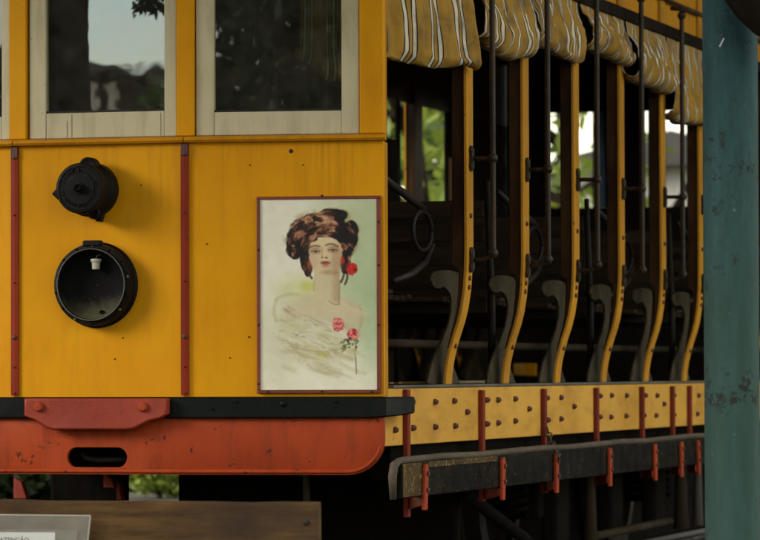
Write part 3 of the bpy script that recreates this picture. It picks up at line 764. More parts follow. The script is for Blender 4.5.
# far side: dado, lowered dark blinds between open bays
XF = -2.135
q = MB(); q.box(XF - .02, XF, -.9, YE, ZP, .0, I3); q.build('side_sill_panel', 'faded', tram)
q = MB(); q.box(XF - .02, XF, -.9, YE, 1.60, 2.0, I3); q.build('fascia_board', 'brown', tram)
opens = [(383, 397), (401, 446), (449, 456)]
ys = [(onX(a, 150, XF).y, onX(b, 150, XF).y) for a, b in opens]
prev = -.9
segs = []
for a, b in ys:
    segs.append((prev, a)); prev = b
segs.append((prev, YE))
for a, b in segs:
    if b - a > .03:
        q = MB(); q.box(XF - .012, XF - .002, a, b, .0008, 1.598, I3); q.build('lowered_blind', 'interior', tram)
zmid = [(.76, ) for _ in ys]
for i, (a, b) in enumerate(ys):
    tops = (135, 98, 157, 113, 113, 113, 113)[i]; bots = (157 if i == 0 else 215)
    lo = onX(opens[i][0], (137, 206, 206, 205, 205, 218, 225)[i], XF).z; hi = onX(opens[i][0], (97, 97, 157, 113, 113, 113, 113)[i], XF).z
    q = MB(); q.box(XF - .012, XF - .002, a + .001, b - .001, .0008, lo, I3); q.build('lowered_blind', 'interior', tram)
    if hi < 1.59: q = MB(); q.box(XF - .012, XF - .002, a + .001, b - .001, hi, 1.598, I3); q.build('lowered_blind', 'interior', tram)
a, b = ys[1]; ym = onX(421, 150, XF).y; q = MB(); q.box(XF - .03, XF, ym - .035, ym + .035, .8, 1.6, I3); q.build('mullion', 'brown', tram)
# boards added to stand in for the bright patches under the benches
for u0, u1, v0, v1, mt in ((383, 405, 356, 375, 'cream'), (469, 484, 361, 376, 'cream'), (513.5, 525, 363.5, 375.5, 'faded'), (525.3, 536, 363.5, 376, 'yellow')):
    A = onX(u0, v1, XF + .02); B = onX(u1, v0, XF + .02)
    q = MB()
    if B.y < YE: q.box(XF - .001, XF + .02, A.y, B.y, A.z, B.z, I3)
    else:
        A = onY(u0, v1, YE - .06); B = onY(u1, v0, YE - .06); q.box(A.x, B.x, YE - .06, YE - .041, A.z, B.z, I3); q.build('patch_board', mt, tram, .003)

# ---------------- underframe and running gear
def wheel(X, y):
    root = empty('wheel', (X, y, GZ + .06), tram); r = .38; zc = GZ + .06 + r
    q = MB(); q.lathe([(.30, -.05), (r - .02, -.05), (r, -.045), (r, .03), (r + .02, .035), (r + .02, .06), (.30, .06), (.30, -.05)], lambda a, b, z: Vector((X - b, y + a, zc + z)), 36); q.build('tyre', 'iron', root, smooth='auto')
    q = MB(); q.lathe([(.31, -.02), (.12, -.01), (.09, -.06), (.04, -.07), (.0004, -.07)], lambda a, b, z: Vector((X - b, y + a, zc + z)), 30); q.build('wheel_disc', 'underframe', root, smooth='auto')
for y in (2.6, 5.0):
    for X in (-.52, -1.57): wheel(X, y)
    q = MB(); q.tube([(-1.7, y, GZ + .44), (-.4, y, GZ + .44)], .06, 12); q.build('axle', 'iron', tram)
    q = MB(); q.box(-.42, -.26, y - .13, y + .13, GZ + .32, GZ + .58, I3); q.build('axle_box', 'underframe', tram, .02)
    for dy in (-.30, .30):
        q = MB(); q.tube([(-.32 + .045 * math.cos(k * .7), y + dy + .045 * math.sin(k * .7), GZ + .34 + k * .0042) for k in range(72)], .010, 6); q.build('coil_spring', 'underframe', tram, smooth=True)
q = MB(); q.box(-.36, -.26, 1.6, 6.0, GZ + .60, GZ + .67, I3); q.build('truck_frame', 'underframe', tram, .01)
q = MB(); q.tube([onX(596, 536, -.18), onX(670, 521, -.18)], .020, 10); q.build('brake_rod', 'pipe', tram, smooth=True)
q = MB(); q.tube([onX(466, 494, -.2), onX(527, 541, -.2)], .028, 10); q.build('sand_pipe', 'underframe', tram, smooth=True)
for u, r, mt in ((590, .035, 'pipe'), (681, .04, 'pipe'), (698, .028, 'threshold')):
    P = onX(u, 500, -.2); q = MB(); q.tube([(-.2, P.y, -.34), (-.2, P.y, -.47), (-.2, P.y, -.75)], [r, r * .7, r], 10); q.build('hanger_link', mt, tram, smooth=True)
for u in (553, 608, 652):
    P = onX(u, 500, -.25); q = MB(); q.box(-.28, -.2, P.y - .12, P.y + .12, -.72, -.36, I3); q.build('spring_pocket', 'underframe', tram, .02)
# low clutter seen below the skirt
for u, v0, v1, mt, wd in ((20, 482, 499, 'red_leaf', .03), (109, 478, 488, 'red_leaf', .025), (119, 486, 500, 'strap', .012), (305.5, 472, 505, 'threshold', .012)):
    A = onY(u, v1, .9); B = onY(u, v0, .9); q = MB(); q.prism([(A.x - wd, A.z), (A.x + wd, A.z), (B.x + wd * .2, B.z), (B.x - wd, B.z + .02)], .9, .94, I3); q.build('brake_hanger', mt, tram, .004)
xa, xb = onY(130, 490, 1.1).x, onY(181, 490, 1.1).x
q = MB(); q.box(-2.05, xa, 1.05, 1.11, -.84, -.06, I3); q.build('blackout_screen', 'underframe', tram, .02)  # dark sheets added to black out the sunlit ground under the tram
q = MB(); q.box(xb, -.25, 1.05, 1.11, -.86, -.06, I3); q.build('blackout_screen', 'underframe', tram, .02)
q = MB(); q.box(-.75, -.62, 1.7, YE - .3, -.86, -.06, I3); q.build('blackout_screen', 'underframe', tram, .02)
q = MB(); q.box(xa, xb, 1.05, 1.2, -.30, -.06, I3); q.build('cross_beam', 'underframe', tram)

# ------------------------------------------------------------------ curtains (canvas side blinds, each hanging free)
def curtain(A, B, ztop, zbot, sag, bulge, R, label, seed, k0=0.0, period=.17, right_drop=0.0, edge=0.0, turn=3.6):
    rr = random.Random(seed); A = Vector(A); B = Vector(B); L = (B - A).length
    d = (B - A).normalized(); nrm = Vector((d.y, -d.x, 0))
    NU, NT = 90, 60; vs = []; uvs = []
    ph = [rr.uniform(0, 6.28) for _ in range(6)]
    for i in range(NU + 1):
        u = i / NU
        zb = zbot - sag * math.sin(math.pi * u) * .5 - right_drop * u + .008 * math.sin(7 * u + ph[0])
        Rr = R * (1 + .25 * math.sin(5 * u + ph[1])); tn = turn + .5 * math.sin(4 * u + ph[2])
        H = ztop - zb
        for j in range(NT + 1):
            t = j / NT
            if t < .6:
                k = t / .6; o = bulge * (1 - math.cos(math.pi * k)) * .5; z = ztop - (H - Rr) * k
            else:
                k = (t - .6) / .4; a = k * tn
                o = bulge - Rr + Rr * math.cos(a) * (1 - .12 * k); z = ztop - (H - Rr) - Rr * math.sin(a) * (1 - .12 * k)
            wv = (.006 * math.sin(9 * u + 3 * t + ph[3]) + .004 * math.sin(23 * u - 2 * t + ph[4])) * min(1, t * 2.5 + .25)
            np_ = Vector((u * L * 9 + seed * 3.1, t * 3.6, seed)); cz = noise.noise(np_) * .016 + noise.noise(np_ * 2.3) * .009 - abs(noise.noise(np_ * 1.4 + Vector((7, 3, 1)))) * .014; wv += cz * min(1, t * 3 + .1)
            sh = .009 * math.sin(6 * t + ph[1] + 3 * u) * t - edge * u * (1 - t)
            p = A + d * (u * L + sh) + nrm * (o + wv)
            vs.append((p.x, p.y, z + .006 * math.sin(15 * u + 3 * t + ph[2]) * t + cz * .5)); uvs.append((u * L / period + k0, t))
    fs_ = [(i * (NT + 1) + j, (i + 1) * (NT + 1) + j, (i + 1) * (NT + 1) + j + 1, i * (NT + 1) + j + 1) for i in range(NU) for j in range(NT)]
    me = bpy.data.meshes.new('striped_curtain'); me.from_pydata(vs, [], fs_)
    uvl = me.uv_layers.new(name='UVMap')
    li = np.empty(len(me.loops), dtype=np.int32); me.loops.foreach_get('vertex_index', li)
    uvl.data.foreach_set('uv', np.array(uvs, dtype=np.float32)[li].ravel())
    o = place('striped_curtain', me, 'curtain', None, 0, True)
    md = o.modifiers.new('solid', 'SOLIDIFY'); md.thickness = .002
    tag(o, label, 'curtain', 'rolled striped curtains along the tram side'); return o
curtain((-.14, -.90, 0), (.135, -.03, 0), 1.75, 1.215, .0, .03, .035, 'widest striped canvas curtain, right beside the yellow corner pillar', 1, .30, .20, 0, .10, 2.0)
cs = [(1, 1.345, .05, .055, .052, 'second striped curtain from the corner pillar, with a curled under bottom edge'),
      (2, 1.400, .02, .045, .038, 'third striped curtain from the corner pillar, bulging between two handrails'),
      (3, 1.455, .0, .058, .045, 'shortest rolled striped curtain, fourth from the corner pillar'),
      (4, 1.395, .04, .066, .056, 'fifth striped curtain, hanging lower with a rounded roll at its bottom'),
      (5, 1.265, .03, .045, .036, 'lowest hanging striped curtain, cut off by the teal pole')]
for n, zb, sg, bl, R, lab in cs:
    curtain((.10, (n - 1) * S + .012, 0), (.10, n * S - .012, 0), ZR + .005, zb, sg, bl, R, lab, 20 + n, .1 * n, .165, .02 if n < 5 else .0, 0, 3.4)
# a bundled curtain seen through the right hand window
A_, B_ = onY(299, 60, -.80), onY(350, 60, -.70)
c = curtain((A_.x, -.80, 0), (B_.x, -.70, 0), 1.62, onY(300, 57, -.8).z, .03, .03, .03, 'bundled striped curtain seen dimly behind the right window glass', 55, 0, .09, .10)
c['group'] = 'rolled striped curtains along the tram side'

# ------------------------------------------------------------------ framed picture on the dash
f0s, f0z = fpx(257.5, 393.5, .004); f1s, f1z = fpx(381, 195.5, .004)
pic = empty('framed_picture', fpt((f0s + f1s) / 2, 0, f0z))
tag(pic, 'framed portrait print of a woman with piled hair and red roses', 'picture')
i0s, i0z = fpx(260.6, 390, .01); i1s, i1z = fpx(376.5, 198.5, .01)
f1s = min(f1s, W - .003)
for (a, b, c_, d) in ((f0s, f1s, i1z, f1z), (f0s, f1s, f0z, i0z), (f0s, i0s, i0z + .0004, i1z - .0004), (i1s, f1s, i0z + .0004, i1z - .0004)):
    q = MB(); q.box(a, b, .0006, .016, c_, d, fpt); q.build('frame_bar', 'frame', pic, .002)
for u, v in ((258.8, 250), (258.8, 325), (258.8, 384), (378.5, 222), (378.5, 265), (378.5, 325), (322, 195.8), (322, 391.5), (268, 392), (372, 392)):
    s, z = fpx(u, v, .016); q = MB(); q.lathe([(.005, .0155), (.004, .0185), (.0003, .0195)], lambda a, b, zz: fpt(s + a, b, z + zz), 8); q.build('screw', 'gap', pic)
# the print itself: painted point by point on a fine grid
NX, NY = 186, 306
PX, PY = np.meshgrid(np.linspace(260.6, 376.5, NX), np.linspace(198.5, 390, NY))
IMG = np.zeros((NY, NX, 3)); IMG[:] = np.array((236, 233, 212))
def over(col, a): 
    global IMG
    IMG = IMG * (1 - a[..., None]) + np.array(col, float) * a[..., None]
def sm(x): x = np.clip(x, 0, 1); return x * x * (3 - 2 * x)
def ell(cx, cy, rx, ry, col, soft=.25, al=1, ang=0):
    c, s = math.cos(ang), math.sin(ang); dx, dy = PX - cx, PY - cy
    d = np.sqrt(((dx * c + dy * s) / rx) ** 2 + ((-dx * s + dy * c) / ry) ** 2); over(col, sm((1 + soft - d) / (2 * soft)) * al)
def stroke(pts, wd, col, soft=.6, al=1):
    pts = np.array(pts, float); best = np.full(PX.shape, 1e9)
    for (x0, y0), (x1, y1) in zip(pts[:-1], pts[1:]):
        dx, dy = x1 - x0, y1 - y0; L = dx * dx + dy * dy + 1e-9
        t = np.clip(((PX - x0) * dx + (PY - y0) * dy) / L, 0, 1)
        best = np.minimum(best, np.hypot(PX - x0 - t * dx, PY - y0 - t * dy))
    over(col, sm((wd / 2 + soft - best) / (2 * soft)) * al)
def curve(p0, p1, p2, n=8):
    t = np.linspace(0, 1, n)[:, None]; p0, p1, p2 = map(np.array, (p0, p1, p2)); return (1 - t) ** 2 * p0 + 2 * t * (1 - t) * p1 + t * t * p2
pr = random.Random(3)
# washes of the ground
for cx, cy, rx, ry, col, al in ((366, 260, 22, 70, (176, 196, 150), .8), (352, 300, 18, 40, (178, 196, 152), .6), (300, 290, 22, 14, (206, 208, 140), .6), (309, 286, 9, 5, (204, 200, 90), .6), (345, 215, 30, 20, (196, 204, 160), .6), (280, 340, 20, 40, (208, 208, 176), .5), (372, 330, 12, 40, (170, 194, 150), .6)):
    ell(cx, cy, rx, ry, col, .7, al)
# shawl and shoulders
ell(322, 312, 39, 18, (206, 198, 162), .30, .9); ell(344, 318, 20, 18, (204, 192, 154), .3, .8)
ell(318, 340, 40, 24, (210, 206, 172), .45, .9)
for _ in range(70):
    x = pr.uniform(280, 345); y = pr.uniform(312, 372); l = pr.uniform(8, 24); col = pr.choice([(222, 218, 192), (196, 186, 146), (182, 172, 134), (214, 206, 150), (206, 196, 170), (190, 192, 140)])
    stroke(curve((x, y), (x + l * .5, y + l * .2 + pr.uniform(-2, 5)), (x + l, y + l * .42)), pr.uniform(1.2, 4.2), col, 1.8, .45)
for p in (((277, 300), (272, 308), (276, 320)), ((276, 299), (284, 293), (298, 294)), ((276, 320), (288, 322), (300, 318))): stroke(curve(*p), 2.4, (180, 174, 126), 2.0, .5)
for p in (((284, 308), (300, 322), (330, 332)), ((288, 306), (304, 318), (334, 326)), ((296, 336), (304, 326), (330, 340)), ((290, 346), (318, 356), (346, 348)), ((280, 330), (300, 334), (318, 344))): stroke(curve(*p), 1.0, (160, 144, 112), 1.2, .6)
for p in (((286, 310), (306, 322), (330, 330)),): stroke(curve(*p), 4, (168, 142, 118), 1.6, .5)
ell(323, 355, 5, 2.5, (206, 196, 70), .6, .7)
stroke(curve((359, 306), (365, 318), (358, 332)), 2, (166, 158, 108), 1.8, .5)
# neck
hwn = 12.6 + np.clip(PY - 294, 0, 30) ** 2 * .075
over((214, 200, 162), sm((hwn - np.abs(PX - 326.8) + 1) / 2.5) * sm((PY - 266) / 3) * sm((322 - PY) / 16))
over((170, 140, 104), sm((PX - 329) / 8) * sm((340.5 - PX) / 2) * sm((PY - 270) / 3) * sm((306 - PY) / 8) * .55)
stroke(curve((329, 301), (335, 306), (339, 304)), .8, (130, 98, 74), .9, .6); stroke(curve((339, 304), (340, 290), (339.5, 280)), 1, (140, 106, 80), .9, .6)
stroke(curve((314, 291), (313, 285), (315, 278)), .8, (160, 136, 106), .8, .5)
# hair behind
def vn(sx, sy, seed, oct=4, wx=0, wy=0, ridged=False, XY=None):
    X, Y = XY if XY is not None else (PX + wx, PY + wy); tot = np.zeros(PX.shape); amp = 1; nrm_ = 0
    for o_ in range(oct):
        g_ = np.random.default_rng(seed * 17 + o_).random((64, 64)); fx, fy = X / sx * 2 ** o_, Y / sy * 2 ** o_
        ix, iy = np.floor(fx).astype(int), np.floor(fy).astype(int); dx, dy = sm(fx - ix), sm(fy - iy)
        G = lambda a, b: g_[b % 64, a % 64]
        v = (G(ix, iy) * (1 - dx) + G(ix + 1, iy) * dx) * (1 - dy) + (G(ix, iy + 1) * (1 - dx) + G(ix + 1, iy + 1) * dx) * dy
        if ridged: v = 1 - np.abs(2 * v - 1)
        tot += v * amp; nrm_ += amp; amp *= .55
    return tot / nrm_
WX, WY = (vn(14, 14, 1) - .5) * 22, (vn(14, 14, 2) - .5) * 22
def blob(lst):
    m_ = np.zeros(PX.shape)
    for cx, cy, rx, ry in lst:
        m_ = np.maximum(m_, 1.25 - np.sqrt(((PX - cx) / rx) ** 2 + ((PY - cy) / ry) ** 2))
    return m_
HC = [(150, 106, 88), (190, 140, 116), (112, 74, 58), (40, 26, 22), (28, 18, 20), (88, 58, 46), (168, 120, 100), (60, 44, 30), (200, 160, 130)]
hair = blob([(322, 228, 30, 17), (299, 239, 14, 14), (347, 238, 11, 18), (295, 250, 9, 9), (308, 266, 5, 11), (345, 260, 6, 14), (306, 260, 6, 13), (331, 216, 18, 8), (350, 229, 9, 9), (340, 215, 9, 6), (312, 222, 14, 9)])
hm = sm((hair - .22 + (vn(8, 8, 5) - .5) * .42) / .14)
TH, RR = np.arctan2(PY - 258, PX - 325), np.hypot(PX - 325, (PY - 258) * .95)
str_ = vn(15, 3.4, 41, 3, ridged=True, XY=(TH * 34 + WX * .55 + RR * .35, RR + WY * .45 + 40))
tone = str_ * .46 + vn(15, 11, 6, 3, WX, WY, True) * .60 + vn(5, 5, 7, 2, WX * .5, WY * .5) * .14
lift = np.clip(1 - ((PX - 318) / 36) ** 2, 0, 1) * np.clip((246 - PY) / 26, 0, 1) * .10
tone = np.clip((tone + lift - .67) / .40, 0, 1)
stops = [(0, (24, 16, 18)), (.32, (46, 28, 24)), (.52, (104, 66, 48)), (.74, (166, 116, 88)), (1, (206, 162, 130))]
hc_ = np.stack([np.interp(tone, [s_[0] for s_ in stops], [s_[1][c_] for s_ in stops]) for c_ in range(3)], -1)
IMG = IMG * (1 - hm[..., None]) + hc_ * hm[..., None]
wash = sm((hair + .05) / .4) * (1 - hm) * sm((vn(10, 10, 8) - .45) / .2); over((150, 136, 74), wash * .55)
# face
ell(325.6, 253.0, 16.6, 20.5, (220, 202, 162), .06, 1); ell(326.4, 261, 14.2, 14.2, (220, 202, 162), .06, 1)
ell(322, 244, 12, 9, (226, 204, 160), .5, .7); ell(337, 258, 5, 14, (176, 138, 102), .6, .6); ell(313, 262, 4, 8, (196, 160, 122), .6, .5); ell(330, 272, 8, 2.5, (170, 132, 98), .6, .6)
ell(307.5, 265, 2.2, 4, (190, 60, 40), .5, .9); ell(342.8, 261, 2.2, 4.2, (196, 50, 36), .5, .9)
for ex, ey, k in ((315.6, 251, -1), (333, 249.8, 1)):
    ell(ex, ey - 1.0, 5.4, 3.6, (158, 120, 92), .7, .7); ell(ex, ey - .6, 3.8, 1.5, (196, 164, 128), .4, .7); ell(ex, ey + .3, 3.4, .9, (200, 188, 160), .4, .7)
    ell(ex + .2, ey + .2, 1.5, 1.0, (60, 46, 38), .4, .9)
    stroke(curve((ex - 4.4, ey + .2), (ex, ey - 1.6), (ex + 4.6, ey + .3)), .8, (66, 44, 34), .6, .9); stroke(curve((ex - 3.5, ey + 1.2), (ex, ey + 2.2), (ex + 3.6, ey + 1)), .5, (130, 92, 70), .5, .7)
stroke(curve((308.6, 248.4), (313, 243.6), (320, 246)), 1.3, (92, 62, 46), .9, .85); stroke(curve((326, 245), (332, 241.6), (338, 246.4)), 1.3, (92, 62, 46), .9, .85)
stroke(curve((323.2, 247), (322, 252), (322.4, 256.4)), .9, (176, 138, 104), .7, .7); ell(326.6, 257.4, 1.6, .8, (104, 56, 44), .5, .8); ell(322.4, 257.2, 1.2, .7, (120, 66, 50), .5, .8); ell(325, 254, 1.6, 2.6, (230, 208, 168), .5, .6)
ell(325.6, 262.2, 4.6, 1.3, (150, 66, 56), .6, .95); ell(325.8, 264.5, 3.7, 1.4, (192, 106, 92), .6, .9); ell(336, 266, 6, 6, (186, 154, 120), .8, .5); ell(314, 259, 4, 5, (222, 180, 150), .8, .5); stroke(curve((321.2, 263.2), (325.6, 262.8), (330.4, 263.0)), .5, (96, 36, 34), .5, .85); ell(325.8, 267, 3.8, .9, (184, 148, 112), .5, .6)
# locks over the brow
fr_ = sm((238 + ((PX - 325) ** 2) * .024 + (vn(5, 5, 9) - .5) * 9 - PY) / 2) * sm((18 - np.abs(PX - 325)) / 2) * sm((PY - 226) / 3)
IMG = IMG * (1 - fr_[..., None]) + hc_ * fr_[..., None]
for p in (((309, 254), (303, 266), (312, 278)), ((306, 256), (303, 262), (308, 270)), ((343, 264), (346, 274), (341, 282)), ((345, 262), (350, 276), (345, 284))): stroke(curve(*p), 2, (58, 40, 30), .8, .85)
# veil of the shawl, soft folds
fold = vn(26, 6, 21, 4, WX * .6 + PY * .9, WY * .6 - PX * .42, True)
vm = sm((1.05 - np.sqrt(((PX - 314) / 40) ** 2 + ((PY - 338) / 30) ** 2)) / .35) * sm((PY - 306 - (PX - 276) * .24) / 6)
over((226, 222, 198), vm * sm((fold - .62) / .2) * .75); over((176, 164, 126), vm * sm((.50 - fold) / .16) * .55)
over((200, 200, 140), vm * sm((vn(16, 12, 23) - .60) / .12) * .3)
IMG = IMG + ((vn(8, 8, 31, 4) - .5) * 14)[..., None]
# roses
def rose(cx, cy, r, c, c2, c3):
    d_ = np.hypot(PX - cx, PY - cy) + (vn(4, 4, int(cx)) - .5) * 5
    msk = sm((r - d_) / 1.2); over(c, msk); sp_ = vn(3.2, 2.6, int(cy), 3, WX * .5, WY * .5, True)
    over(c2, msk * sm((sp_ - .62) / .14) * .9); over(c3, msk * sm((.52 - sp_) / .12) * .9); return
    for k in range(16):
        a = pr.uniform(0, 6.28); R1 = pr.uniform(.2, .85) * r; x, y = cx + math.cos(a) * R1, cy + math.sin(a) * R1
        stroke(curve((x - r * .3, y), (x, y - r * .4), (x + r * .3, y + r * .1), 5), pr.uniform(.6, 1.5), pr.choice([c2, c3]), .5, .8)
rose(351.5, 269, 6.2, (176, 26, 24), (214, 54, 40), (112, 12, 18))
rose(337.8, 324, 7.2, (206, 92, 92), (236, 168, 158), (166, 40, 50)); rose(352.7, 334.5, 6, (206, 84, 84), (236, 160, 150), (160, 36, 46))
for _ in range(26):
    x, y = pr.uniform(341, 356), pr.uniform(338, 352); stroke(curve((x, y), (x + 2, y - 2), (x + pr.uniform(-4, 4), y + pr.uniform(-3, 4)), 4), pr.uniform(.8, 2.2), pr.choice([(70, 74, 46), (120, 124, 78), (210, 204, 150), (150, 150, 96), (48, 46, 40)]), .5, .8)
stroke(curve((354, 350), (356, 360), (356, 374)), 1, (96, 100, 64), .6, .85); ell(352, 352, 5, 3.5, (206, 200, 146), .4, .8)
IMG = np.clip(IMG + rng.normal(0, 2.0, IMG.shape), 0, 255) / 255
LIN = np.where(IMG <= .04045, IMG / 12.92, ((IMG + .055) / 1.055) ** 2.4)
vs = []
for j in range(NY):
    z = i1z + (i0z - i1z) * j / (NY - 1)
    for i in range(NX): vs.append(tuple(fpt(i0s + (i1s - i0s) * i / (NX - 1), .0105, z)))
fcs = [(j * NX + i, (j + 1) * NX + i, (j + 1) * NX + i + 1, j * NX + i + 1) for j in range(NY - 1) for i in range(NX - 1)]
me = bpy.data.meshes.new('printed_panel'); me.from_pydata(vs, [], fcs)
ca = me.color_attributes.new('print', 'FLOAT_COLOR', 'POINT')
ca.data.foreach_set('color', np.concatenate([LIN.reshape(-1, 3), np.ones((NX * NY, 1))], 1).astype(np.float32).ravel())
pm, t, b = new_mat('printed_sheet'); at_ = t.nodes.new('ShaderNodeAttribute'); at_.attribute_name = 'print'
hs = t.nodes.new('ShaderNodeGamma'); hs.inputs[1].default_value = 1.0; t.links.new(at_.outputs['Color'], hs.inputs[0]); t.links.new(hs.outputs[0], b.inputs['Base Color'])
b.inputs['Roughness'].default_value = .3
place('printed_panel', me, pm, pic)
q = MB(); q.box(i0s, i1s, .0008, .0095, i0z, i1z, fpt); q.build('backing_board', 'paper', pic)

# ------------------------------------------------------------------ chain on the step
ch = empty('chain', onX(545, 445, XS + .02)); tag(ch, 'short rusty chain dangling from a red strap over the step board', 'chain')
A = onX(547, 428, .03); B = onX(559, 457, XS + .03); N = 9
for k in range(N):
    t = (k + .5) / N; p = A.lerp(B, t) + Vector((0, 0, -.02 * math.sin(math.pi * t)))
    d = (B - A).normalized(); sd_ = d.cross(Vector((1, 0, 0))).normalized(); s2 = d.cross(sd_).normalized()
    if k % 2: sd_ = s2
    L_ = (B - A).length / N * .72
    q = MB(); q.tube([p + d * (math.cos(a) * L_) + sd_ * (math.sin(a) * L_ * .6) for a in np.linspace(0, 2 * math.pi, 13)], .0032, 6); q.build('link', 'chain', ch, smooth=True)

# ------------------------------------------------------------------ teal pole with its shelter
DP = 12.6
PL = at(731.5, 300, DP); RP = 27.6 / FPX * DP
shel = empty('shelter', (PL.x, PL.y, GZ)); tag(shel, 'teal painted steel pole holding the shelter roof, at the right edge', 'shelter')
q = MB(); q.tube([(PL.x, PL.y, GZ), (PL.x, PL.y, .2), (PL.x, PL.y, 1.2), (PL.x, PL.y, 3.0)], RP, 56, False); q.build('pole', 'pole', shel, smooth=True)
q = MB(); q.tube([(PL.x, PL.y, GZ), (PL.x, PL.y, GZ + .03)], RP * 1.9, 32); q.build('base_plate', 'pole', shel)
# black curved knee brace, out to the right
k0 = at(728, -12, DP - .16); kp = []
for (u, v) in ((724, -14), (733, 2), (744, 18), (757, 30), (775, 42), (800, 54)):
    kp.append(at(u + 13, v - 18, DP - .2))
q = MB(); q.tube(kp, .085, 14); q.build('knee_brace', 'interior', shel, smooth=True)
q = MB(); q.box(PL.x - 6.5, PL.x + .5, PL.y - 3.6, 12, 3.0, 3.12, I3); q.build('roof_sheet', 'slate', shel)
q = MB(); q.box(PL.x - .08, PL.x + .08, PL.y - 3.5, 12, 2.82, 2.999, I3); q.build('roof_beam', 'interior', shel)
# a pale scratch in the paint
q = MB(); A = at(719.7, 46.5, DP - RP * .9); B = at(724, 38, DP - RP * .95); q.tube([A, B], .0022, 6); q.build('scratch', 'paper', shel)

# ------------------------------------------------------------------ wooden barrier and its notice
YB = -3.1
pr_ = onY(319.5, 502, YB); pl_ = onY(-60, 499, YB)
bar = empty('wooden_barrier', (pl_.x, YB, GZ)); tag(bar, 'weathered brown plank barrier standing in front of the tram', 'barrier')
zt_ = pr_.z
q = MB(); n = 30; vs = []
for i in range(n + 1):
    x = -2.9 + (pr_.x + 2.9) * i / n; dz = .0015 * math.sin(i * 1.3) + .001 * math.sin(i * 3.1)
    for (y, z) in ((YB - .025, zt_ - .24), (YB - .025, zt_ - .005 + dz), (YB + .02, zt_ + dz), (YB + .025, zt_ - .24)): vs.append((x, y, z))
fcs = [(i * 4 + k, i * 4 + (k + 1) % 4, (i + 1) * 4 + (k + 1) % 4, (i + 1) * 4 + k) for i in range(n) for k in range(4)] + [(0, 1, 2, 3), tuple(n * 4 + k for k in range(4))]
q.add(vs, fcs); q.build('plank', 'plank', bar, .004)
for x in (pr_.x - .085, -2.4):
    q = MB(); q.box(x - .04, x + .04, YB + .026, YB + .10, GZ, zt_ - .03, I3); q.build('leg', 'plank', bar, .005)
P = onY(305.5, 522.5, YB - .03); q = MB(); q.lathe([(.010, 0), (.009, .006), (.0004, .008)], lambda a, b, z: Vector((P.x + a, YB - .025 - b, P.z + z)), 10); q.build('bolt', 'gap', bar)

YN = YB - .06
sg = empty('notice_sign', (onY(40, 530, YN).x, YN, zt_ - .3)); tag(sg, 'clear acrylic notice panel with white paper, fixed to the plank barrier', 'sign')
A = onY(-60, 514.5, YN); B = onY(90.3, 516, YN); Cn = onY(85.6, 560, YN)
def sgp(x, z, dy=0): return Vector((x, YN - dy, z))
def quad(name, pts, y0, y1, mat, par):
    q = MB(); q.prism(pts, y0, y1, I3); return q.build(name, mat, par)
quad('acrylic_sheet', [(A.x, Cn.z), (Cn.x, Cn.z), (B.x, B.z), (A.x, A.z)], YN - .003, YN + .003, 'acrylic', sg)
q = MB(); q.tube([(A.x, YN, A.z), (B.x, YN, B.z)], .0028, 6); q.build('sheet_edge', 'acrylic_edge', sg)
q = MB(); q.tube([(B.x, YN, B.z), (Cn.x, YN, Cn.z)], .0028, 6); q.build('sheet_edge', 'acrylic_edge', sg)
D1 = onY(78.5, 530.5, YN); D2 = onY(-60, 529, YN); D3 = onY(75.5, 560, YN)
quad('inner_sheet', [(D2.x, D3.z), (D3.x, D3.z), (D1.x, D1.z), (D2.x, D2.z)], YN - .0065, YN - .0035, 'acrylic', sg)
E1 = onY(56, 532.5, YN); E2 = onY(-60, 532, YN); E3 = onY(55, 560, YN)
quad('paper', [(E2.x, E3.z), (E3.x, E3.z), (E1.x, E1.z), (E2.x, E2.z)], YN - .009, YN - .007, 'paper', sg)
tx = bpy.data.curves.new('t', 'FONT'); tx.body = 'ATEN\u00c7\u00c3O'; tx.size = 1; tx.extrude = .004
to = bpy.data.objects.new('t', tx); COL.objects.link(to); bpy.context.view_layer.update()
me = bpy.data.meshes.new_from_object(to.evaluated_get(bpy.context.evaluated_depsgraph_get())); bpy.data.objects.remove(to)
co = np.empty(len(me.vertices) * 3); me.vertices.foreach_get('co', co); co = co.reshape(-1, 3)
t0 = onY(.5, 538.3, YN); t1 = onY(30, 538.3, YN); k = (t1.x - t0.x) / (co[:, 0].max() - co[:, 0].min())
zc_top = co[:, 1].max()
new = np.stack([t0.x + (co[:, 0] - co[:, 0].min()) * k, YN - .0094 - co[:, 2] * .02, onY(10, 536.3, YN).z - (zc_top - co[:, 1]) * k], 1)
me.vertices.foreach_set('co', new.ravel()); me.materials.clear(); place('lettering', me, 'ink', sg)

# ------------------------------------------------------------------ trees, shrubs, houses
def leaves(center, rx, ry, rz, n, size, seed, hollow=.25, clumps=26):
    r = np.random.default_rng(seed)
    cc = r.normal(size=(clumps, 3)); cc /= np.linalg.norm(cc, axis=1)[:, None]; cc *= (r.uniform(.25, 1, (clumps, 1)) ** .5)
    idx = r.integers(0, clumps, n); p = cc[idx] + r.normal(size=(n, 3)) * .20
    p = p * np.array((rx, ry, rz)) + np.array(center)
    a = r.normal(size=(n, 3)); a /= np.linalg.norm(a, axis=1)[:, None]
    b = np.cross(a, r.normal(size=(n, 3))); b /= np.linalg.norm(b, axis=1)[:, None]
    s = size * r.uniform(.6, 1.3, (n, 1))
    v = np.stack([p - a * s, p + b * s * .42, p + a * s, p - b * s * .42], 1).reshape(-1, 3)
    me = bpy.data.meshes.new('crown'); f = np.arange(n * 4).reshape(-1, 4)
    me.from_pydata(v.tolist(), [], f.tolist()); return me
